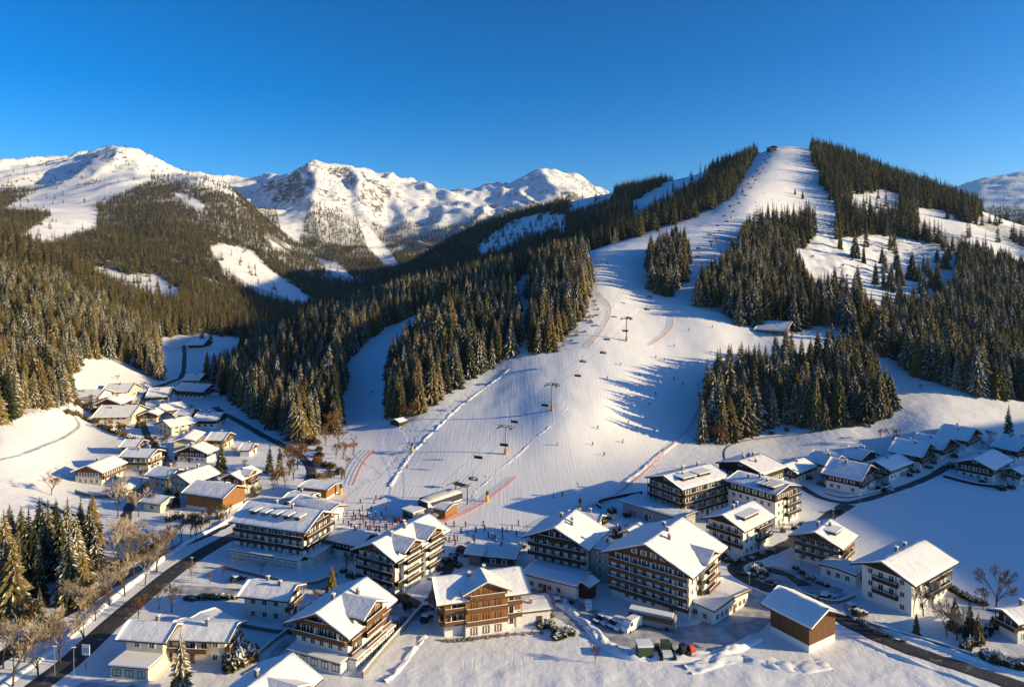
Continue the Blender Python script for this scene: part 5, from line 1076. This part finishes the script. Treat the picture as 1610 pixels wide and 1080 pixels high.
# ------------------------------------------------------------------ people on skis
def body_mesh(pose, jac, leg):
    me = bpy.data.meshes.new('t'); c = 1.0 if pose == 'ski' else 0.0
    hip = (0, -.12*c, .95-.16*c); ch_ = (0, .08*c, 1.35-.17*c); nk = (0, .16*c, 1.52-.19*c); hd = (0, .2*c, 1.68-.2*c)
    V = [hip, ch_, nk, hd]; E = [(0, 1), (1, 2), (2, 3)]; Rr = [.17, .19, .075, .115]
    for s in (-1, 1):
        i = len(V); V += [(s*.12, .12*c, .52-.06*c), (s*.13, -.05*c, .1), (s*.13, .16, .05)]; E += [(0, i), (i, i+1), (i+1, i+2)]; Rr += [.1, .075, .06]
        i = len(V); V += [(s*.24, .05*c+.02, 1.38-.17*c), (s*.33, .1*c, 1.12-.12*c), (s*.3, .3*c+.1, .98-.02*c), (s*.3, .36*c+.14, .95)]; E += [(1, i), (i, i+1), (i+1, i+2), (i+2, i+3)]; Rr += [.085, .07, .055, .045]
    me.from_pydata(V, E, []); o = bpy.data.objects.new('t', me); COL.objects.link(o); m = o.modifiers.new('s', 'SKIN'); m.use_smooth_shade = True
    for k, sv in enumerate(me.skin_vertices[0].data): sv.radius = (Rr[k], Rr[k]); sv.use_root = k == 0
    o.modifiers.new('b', 'SUBSURF').levels = 1
    bpy.context.view_layer.update(); out = bpy.data.meshes.new_from_object(o.evaluated_get(bpy.context.evaluated_depsgraph_get())); out.name = 'person'; bpy.data.objects.remove(o)
    out.materials.clear()
    for k in (jac, leg, 'skin'): out.materials.append(M[k])
    for p in out.polygons:
        z = p.center.z; p.material_index = 2 if z > (1.56-.19*c) else (0 if z > .93-.14*c else 1)
    return out
def helmet(c, mt):
    mb = MB(); z = 1.70-.2*c; mb.lathe([(.145, z-.03), (.15, z+.03), (.125, z+.1), (.07, z+.145), (.0, z+.155)], 10, (0, .2*c-.01)); return mb.mesh('helmet', mt, True)
sk = MB(); 
for s in (-1, 1): sk.prism([(-.8, .0), (.75, .0), (.92, .1), (.9, .12), (.74, .03), (-.8, .03)], s*.13-.05, s*.13+.05, lambda p, q: (q, p[0], p[1]))
sk = sk.mesh('skis', 'red'); pl = MB()
for s in (-1, 1): pl.tube((s*.32, .42, 1.02), (s*.42, -.35, .08), .018, .012, 5)
pl = pl.mesh('ski_poles', 'darkmetal')
PERS = [(body_mesh(p, j, l), helmet(1.0 if p == 'ski' else 0., h), p, j) for p, j, l, h in (('ski', 'black', 'black', 'black'), ('ski', 'blue', 'black', 'black'), ('ski', 'red', 'black', 'carwhite'), ('stand', 'black', 'black', 'black'), ('stand', 'red', 'black', 'red'), ('stand', 'blue', 'blue', 'carwhite'))]
CNM = {'black': 'dark', 'blue': 'blue', 'red': 'red'}
def person(px, py, k, where, rz):
    b, h, pose, j = PERS[k]; o = link('person', b, None, xy(px, py, .06), rz); o.scale = (1.12,)*3
    tag(o, f"person in {CNM[j]} clothing {'skiing' if pose == 'ski' else 'standing on skis'} {where}", 'person', f"people {where} in {CNM[j]}")
    link('helmet', h, o); link('skis', sk, o)
    if pose == 'ski': link('ski_poles', pl, o)
prn = random.Random(5)
W1 = 'on the shaded middle of the wide piste'; W2 = 'on the sunlit lower part of the wide piste'; W3 = 'on the flat run out behind the hotels'; W4 = 'in the crowd by the valley station'; W5 = 'on the narrow left run'; W6 = 'high up on the summit slope'; W7 = 'on the lower left piste'
for pts, wh, ks in (([(1031,563),(1044,567),(1117,556),(1097,570),(1053,579),(976,574),(955,596),(1006,591),(1031,590),(1059,597),(1073,606),(1031,621),(1021,637),(1099,621),(1083,520),(1120,515),(1060,545)], W1, (0, 0, 1)),
    ([(988,666),(940,674),(1001,676),(979,696),(950,716),(876,700),(932,700)], W2, (0, 0, 2)),
    ([(701,830),(714,828),(768,845),(774,847),(778,849),(714,849),(719,850),(805,834),(790,837),(797,836),(746,855),(853,829),(762,834),(870,782),(884,780),(742,784),(706,852),(716,856),(725,838),(735,842),(748,836),(790,848),(745,848),(760,826),(732,828),(690,838),(812,842),(780,858),(815,826),(840,838)], W3, (3, 4, 3, 5)),
    ([(570,803),(584,803),(607,802),(554,818),(559,817),(567,816),(570,817),(572,816),(583,820),(590,838),(597,839),(596,834),(582,832),(606,830),(607,829),(620,821),(624,822),(630,822),(634,838),(552,831),(562,832),(640,826),(646,828),(669,832),(600,812),(612,824),(545,812),(540,824),(532,818),(575,828),(588,826),(617,829),(626,828),(548,826),(604,818),(660,829),(538,834),(652,827),(590,812),(578,812),(565,808),(608,833),(617,836),(628,834),(556,812),(578,836),(566,830),(644,832),(598,822),(586,816),(637,818),(571,824),(592,834)], W4, (3, 3, 4, 5, 3)),
    ([(585,618),(542,752),(537,752),(560,690)], W5, (0, 1)), ([(591,785),(598,784),(567,791),(588,791),(820,588),(640,735)], W7, (0, 2)),
    ([(1223,250),(1240,258),(1253,245),(1206,272),(1220,277),(1252,272),(1262,282),(1229,297),(1210,262),(1225,317),(1188,319),(1163,325),(1201,305),(1175,283),(1265,249),(1100,400),(975,430),(955,415),(1010,400),(1075,420),(960,445),(1100,455)], W6, (0, 0, 0, 2))):
    for i, (a, b) in enumerate(pts): person(a, b, ks[i % len(ks)], wh, prn.uniform(2.3, 4.6) if wh != W4 else prn.uniform(0, 6.28))
# ------------------------------------------------------------------ single trees, bushes, hedges
def lone(px, py, h, label, group=None, k=None, wide=1.0):
    x, y, z = hit(px, py); o = place_tree(x, y, z, h/20*wide, prn.randrange(5) if k is None else k, label, group, rz=prn.uniform(0, 6)); o.scale = (h/20*wide, h/20*wide, h/20)
for i, (a, b, h) in enumerate([(20,962,20),(45,912,21),(75,900,22),(95,908,19),(119,922,21),(141,878,17),(6,925,22),(-16,960,25),(33,896,19),(62,872,18),(88,866,17),(106,862,17),(127,856,16),(145,860,18),(15,886,18),(130,952,17),(108,946,20),(150,904,15),(60,940,17),(28,935,18)]):
    lone(a, b, h, 'snow dusted spruce in the tall group on the bank left of the valley road', 'spruces on the bank left of the valley road')
for a, b, h, lb in ((62,1004,13,'short wide snowy spruce below the tall bank group'), (522,941,9.5,'slim snowy spruce between the two white hotels'), (348,744,15,'tall lone spruce between the streets of the left village'), (264,790,13,'left spruce of the pair above the cream houses'), (277,797,11,'right spruce of the pair above the cream houses'), (424,742,12,'spruce left of the brown larches above the stream road'), (440,748,14,'snowy spruce in front of the brown larches above the stream road'), (284,1092,14,'dark spruce in front of the cream house at the bottom edge'), (1586,697,19,'big lone dark spruce at the right edge above the village'), (1167,740,9,'lone small spruce behind the long white hotel'), (1502,990,9,'dark slim conifer in the garden of the white guest house'), (1538,1012,8,'snowy conifer at the bend of the far right garden hedge'), (1525,1006,10,'tall dark conifer beside the garden hedge on the far right'), (1441,997,6,'low snowy conifer in front of the white guest house'), (1250,306,10,'snowy tree on the small knoll in the summit run'), (1262,313,12,'larger snowy tree on the knoll in the summit run'), (1278,352,22,'slim tall tree standing alone below the summit run'), (455,660,17,'pale snowy spruce at the foot of the left ridge'), (398,912,0,'')):
    if h: lone(a, b, h, lb)
BM = [bare_mesh(s, 12, sp, mt, 5, tw) for s, sp, mt, tw in ((3, .62, 'twigs', .032), (8, .75, 'frosttwigs', .036), (12, .5, 'twigs', .032), (21, .68, 'frosttwigs', .036))]
ORM = simple('orange_twigs', (.19, .095, .038), .95, .3, .5); M['orangetwigs'] = ORM
BM.append(bare_mesh(31, 12, .55, 'orangetwigs', 5, .036)); BM.append(bare_mesh(33, 12, .8, 'orangetwigs', 5, .04))
def bare(px, py, h, k, label, group=None, cat='tree'):
    x, y, z = hit(px, py); o = thing('bare_tree', label, cat, (x, y, z-.1), prn.uniform(0, 6), group); s = h/11; o.scale = (s, s, s); link('trunk', BM[k][0], o); link('branches', BM[k][1], o)
for i, (a, b, h) in enumerate([(184,902,15),(210,902,13),(246,898,15),(172,952,12),(196,936,13),(120,988,12),(95,1042,12),(60,1064,13),(20,1078,14),(132,1012,10),(214,872,14),(182,866,13),(150,975,11),(228,920,11),(38,1040,12),(5,1050,13),(80,1010,10),(160,930,12),(235,880,12),(262,880,11),(105,965,11),(198,880,11)]):
    bare(a, b, h, (1, 3, 0, 1, 3)[i % 5], 'frosted bare tree on the stream bank between the spruces and the valley road', 'bare trees on the stream bank')
for i, (a, b, h) in enumerate([(285,852,9),(300,845,10),(316,838,10),(330,830,9),(344,826,9),(270,862,9),(356,820,8),(308,850,8)]):
    bare(a, b, h, (0, 2)[i % 2], 'dark bare tree beside the dark stream left of the dormered hotel', 'dark bare trees left of the dormered hotel')
for i, (a, b, h) in enumerate([(455,747,17),(468,738,15),(448,765,9),(436,762,9),(462,755,12),(430,770,8)]): bare(a, b, h, 4+i % 2, 'rusty brown bare larch in the group above the bend of the stream road', 'brown larches above the stream road')
for i, (a, b, h) in enumerate([(540,722,10),(532,702,13),(522,682,15),(556,716,9),(508,768,8),(512,700,12),(500,740,8),(545,735,7),(528,720,9),(515,660,14)]): bare(a, b, h, 4+i % 2, 'orange brown bare tree on the bank left of the narrow ski run', 'orange brown trees on the bank of the narrow run')
for i, (a, b, h) in enumerate([(649,655,11),(640,660,9),(612,652,8),(1128,697,13),(1118,694,9),(1150,690,7),(1136,700,8),(1180,684,6),(888,522,10),(900,512,9),(912,505,8),(870,548,9),(921,490,8),(935,482,7),(1240,670,6),(1290,676,5)]): bare(a, b, h, (4, 5, 0)[i % 3], 'brown leafless tree at the fringe of a spruce clump beside the pistes', 'leafless trees at the fringes of the clumps')
for a, b, h, k, lb in ((81,778,10,5,'round leafless tree on the open left field'), (185,814,15,1,'pale tall leafless tree beside the lower end of the village street'), (218,812,12,3,'slim frosted tree right of the snowy lane end'), (1452,968,11,3,'leafless tree against the sunlit side of the white guest house'), (1489,1000,9,1,'left frosted tree in the garden of the white guest house'), (1504,1006,11,3,'right frosted tree in the garden of the white guest house'), (1566,958,14,0,'large leafless tree at the edge of the shaded field'), (1546,958,7,2,'small leafless tree left of the large one at the shaded field'), (1448,612,4,0,'lone small bush on the shaded right slope'), (1403,697,10,0,'leafless tree behind the right village on the slope'), (1384,690,6,2,'small dark bush tree left of the slope tree above the right village'), (1184,742,6,0,'leafless tree right of the lone small spruce'), (1557,694,7,0,'leafless tree left of the big lone spruce'), (936,1042,5,4,'round brown bush on the shaded foreground snow'), (226,614,8,0,'dark leafless tree at the top bend of the village street'), (185,598,5,0,'small leafless tree on the upper left snow field'), (369,718,6,0,'small leafless tree right of the tall lone spruce'), (217,972,7,4,'small orange tree beside the valley road'), (270,962,9,0,'leafless garden tree right of the valley road'), (250,958,8,2,'thin leafless garden tree beside the valley road'), (301,905,5,4,'small brown tree right of the valley road lamp'), (108,640,9,5,'bushy brown tree at the lower end of the left forest'), (145,636,8,4,'bushy brown tree beside the stone shed'), (1378,640,5,4,'small brown bush at the right foot of the clump'), (1355,985,5,4,'low brown bush beside the barn'), (1380,1005,4,0,'low bush on the field side of the right road')):
    bare(a, b, h, k, lb)
for i, (a, b) in enumerate([(118,640),(128,645),(155,640),(172,660),(215,642),(218,668),(235,700),(243,722),(170,676),(255,706),(262,650),(300,650),(345,655),(360,690),(350,715),(338,752),(292,730),(272,745),(240,780),(228,795),(205,790),(320,800),(395,790),(408,752),(385,735),(280,640),(300,600),(345,610),(240,800),(222,760)]):
    bare(a, b, prn.uniform(4.5, 8), (0, 2, 4)[i % 3], 'leafless garden tree among the houses of the left village', 'leafless garden trees of the left village')
for i, (a, b) in enumerate([(1295,758),(1335,745),(1390,745),(1428,738),(1466,728),(1400,728),(1500,722),(1545,705),(1575,705),(1380,766),(1470,752),(1588,752),(1440,708),(1420,712),(1412,700),(1530,690)]):
    bare(a, b, prn.uniform(4, 7), (0, 2)[i % 2], 'leafless garden tree among the chalets of the right village', 'leafless garden trees of the right village')
for i, (a, b) in enumerate([(545,895),(556,888),(500,948),(488,970),(735,868),(690,880),(830,912),(985,838),(1015,842),(1105,868),(1130,880),(1260,890),(1228,838),(1080,845),(962,822),(640,950),(655,905),(410,905),(350,905),(330,918)]):
    bare(a, b, prn.uniform(3, 5.5), (0, 2, 1)[i % 3], 'small leafless tree in the lanes between the big hotels', 'small leafless trees between the hotels')
# shrubs: many small stems and leaf tufts, snow on top
def shrub_mesh(seed, leaf, n=260):
    rg = np.random.default_rng(seed); V = []; Fc = []; fr = []
    for i in range(n):
        a = rg.random()*6.28; e = rg.random()**.6; r = .95*math.sqrt(rg.random()); z = (1-r*r)**.5*e*1.1+.05; c = np.array([r*math.cos(a), r*math.sin(a), z]); s = .10+.14*rg.random()
        for k in range(3): V.append(tuple(c+rg.normal(0, s, 3))); fr.append(.9*(z > .75)+.5*rg.random())
        Fc.append((3*i, 3*i+1, 3*i+2))
    me = npmesh('shrub', np.array(V), np.array(Fc), [leaf], False); me.attributes.new('frost', 'FLOAT', 'POINT').data.foreach_set('value', np.array(fr, np.float32)); return me
SH = [shrub_mesh(1, M['crown']), shrub_mesh(2, M['crown']), shrub_mesh(4, M['twigs']), shrub_mesh(6, M['frosttwigs'], 150)]
def shrubs(pts, label, group, k=None, r=1.4, hh=1.6):
    for a, b in pts:
        x, y, z = hit(a, b); s = r*prn.uniform(.75, 1.3); o = link('shrub', SH[prn.randrange(3) if k is None else k], None, (x, y, z-.1), prn.uniform(0, 6), (s, s, hh*prn.uniform(.7, 1.2))); tag(o, label, 'shrub', group)
def line(pts, n):
    out = []; n = max(3, int(n*.66))
    for i in range(n):
        t = i/(n-1)*(len(pts)-1); k = min(int(t), len(pts)-2); f = t-k; out.append((pts[k][0]+(pts[k+1][0]-pts[k][0])*f+prn.uniform(-1, 1), pts[k][1]+(pts[k+1][1]-pts[k][1])*f+prn.uniform(-.8, .8)))
    return out
shrubs(line([(1518,1022),(1545,1000),(1574,978)], 16), 'dark shrub of the clipped row along the far right garden', 'shrubs of the far right garden row', 0, 1.3, 1.8)
shrubs(line([(1556,1036),(1572,1044),(1590,1048),(1612,1052)], 9), 'dark bushy shrub beside the far right garden and the road', 'bushy shrubs at the right end of the road', 0, 1.8, 2.4)
shrubs(line([(1360,985),(1385,996),(1420,1008)], 7), 'small garden shrub between the guest house and the right road', 'garden shrubs at the right road', None, .7, .8)
shrubs(line([(1500,930),(1515,938),(1530,945),(1545,950),(1585,962)], 8), 'dark shrub at the edge of the field right of the guest house', 'shrubs right of the guest house', 0, 1.4, 1.5)
shrubs([(1352,898),(1362,896),(1376,890),(1390,892),(1400,890)], 'grey leafless shrub behind the low garage wing', 'grey shrubs behind the garage wing', 2, 2.0, 2.2)
shrubs(line([(465,975),(480,962),(492,955),(478,985),(462,995),(452,990)], 12), 'dark garden shrub right of the plain white house', 'garden shrubs right of the white house', None, 1.3, 1.8)
shrubs([(362,1040),(372,1030),(380,1045),(366,1052),(388,1040),(376,1022),(392,1028)], 'snowy garden shrub right of the cream house', 'snowy shrubs right of the cream house', 0, 2.0, 2.8)
shrubs(line([(296,942),(320,941),(345,940),(370,940)], 14), 'low snow laden shrub of the row behind the snowy garage', 'snow laden shrubs behind the garage', 0, 1.2, 1.2)
shrubs(line([(590,1030),(608,1010),(622,990),(634,975)], 12), 'snow capped shrub of the row right of the terrace chalet', 'shrubs right of the terrace chalet', 0, 1.1, 1.3)
shrubs([(852,985),(862,982),(872,990),(880,1000),(888,998),(895,996),(876,1003),(846,976),(858,970)], 'dark snow capped shrub right of the low white wing', 'shrubs right of the low white wing', 0, 1.5, 1.5)
shrubs(line([(700,1008),(740,1006),(780,1000),(850,994)], 27), 'low brown shrub in front of the brown wooden hotel', 'low shrubs before the wooden hotel', 3, .7, .6)
shrubs(line([(1165,902),(1185,905),(1205,912),(1225,925),(1250,938),(1280,945)], 16), 'snow covered shrub on the forecourt bank', 'shrubs on the forecourt bank', 0, 1.0, 1.0)
shrubs([(1188,898),(1192,892),(1198,903),(1205,897)], 'dark snowy shrub on the crossroads island', 'shrubs on the crossroads island', 0, 1.4, 1.6)
shrubs([(930,826),(940,818),(948,822),(957,815),(962,806),(985,812),(925,832),(970,838)], 'dark shrub between the piste foot and the flat roofed wing', 'shrubs left of the flat roofed wing', 0, 1.7, 2.0)
shrubs(line([(1105,872),(1125,880),(1145,884),(1165,884),(1190,878),(1215,868)], 14), 'snowy shrub along the foot of the hotel behind the crossroads', 'shrubs at the hotel behind the crossroads', 0, 1.2, 1.4)
shrubs(line([(105,650),(125,655),(145,664),(165,674),(185,683),(205,690),(218,694)], 26), 'garden shrub along the lower edge of the left hillside gardens', 'shrubs of the left hillside gardens', None, 1.8, 2.2)
shrubs([(150,650),(165,658),(140,645),(175,652),(215,660),(218,672),(190,676),(210,640),(132,640),(120,636)], 'bushy garden shrub between the left hillside houses', 'shrubs between the left hillside houses', 2, 2.2, 3)
shrubs([(245,700),(258,712),(300,712),(330,710),(345,735),(255,790),(240,795),(390,765),(405,770),(400,780),(385,790),(300,820),(320,822),(280,815),(265,820),(345,815),(330,720),(280,722),(262,690),(240,690)], 'garden shrub among the houses right of the village street', 'garden shrubs of the left village', None, 1.6, 2.0)
shrubs([(1228,762),(1290,762),(1300,764),(1385,770),(1392,762),(1430,748),(1438,742),(1460,735),(1468,728),(1500,718),(1530,716),(1495,735),(1590,768),(1575,770),(1545,762),(1270,752),(1345,740),(1365,745)], 'dark garden shrub among the chalets of the right village', 'garden shrubs of the right village', 0, 1.5, 1.8)
shrubs([(x_+prn.uniform(-16, 10), y_+prn.uniform(-16, 6)) for x_, y_ in line([(848,556),(880,545),(905,525),(926,505),(936,488)], 44)], 'frosted scrub on the snowy bank left of the lift line', 'frosted scrub left of the lift line', 3, 1.0, 1.3)
shrubs(line([(478,705),(490,690),(505,712),(495,730),(520,735),(540,745),(500,752)], 22), 'brown scrub on the bank above the stream road', 'scrub above the stream road', 2, 2.0, 2.4)
shrubs(line([(1150,690),(1200,684),(1260,672),(1330,672),(1350,668)], 18), 'brown scrub at the lower edge of the right clump', 'scrub below the right clump', 2, 1.4, 1.6)
shrubs([(1385+prn.uniform(-110, 100), 425+prn.uniform(-32, 32)) for _ in range(26)], 'low scrub poking out of the rough clearing on the right hillside', 'scrub of the right clearing', 2, 1.2, 1.0)
shrubs(line([(-10,1000),(30,985),(60,960),(100,935),(150,915),(200,885),(240,866)], 26), 'brown scrub at the edge of the dark stream', 'scrub along the stream', 2, 1.8, 2.0)
shrubs([(725,866),(735,872),(745,862),(700,885),(710,880),(720,890),(760,870),(690,895),(820,860),(600,893),(610,900)], 'dark snowy shrub in the lanes behind the village hotels', 'shrubs behind the village hotels', 0, 1.3, 1.6)
shrubs(line([(540,900),(560,915),(600,940),(640,955)], 12), 'snowy shrub beside the lane below the twin gabled hotel', 'shrubs below the twin gabled hotel', None, 1.2, 1.5)
shrubs(line([(830,905),(850,930),(900,948)], 8), 'small shrub before the long low wing', 'shrubs before the long low wing', 0, .8, .8)
shrubs(line([(1190,840),(1215,838),(1245,834),(1262,826)], 9), 'dark shrub at the foot of the long white block', 'shrubs of the long white block', 0, 1.2, 1.6)
shrubs(line([(1250,895),(1265,905),(1285,915),(1300,922)], 9), 'dark shrub in front of the red brown chalet', 'shrubs of the red brown chalet', 0, 1.1, 1.3)
terrain()
make_haze()
FORESTS()
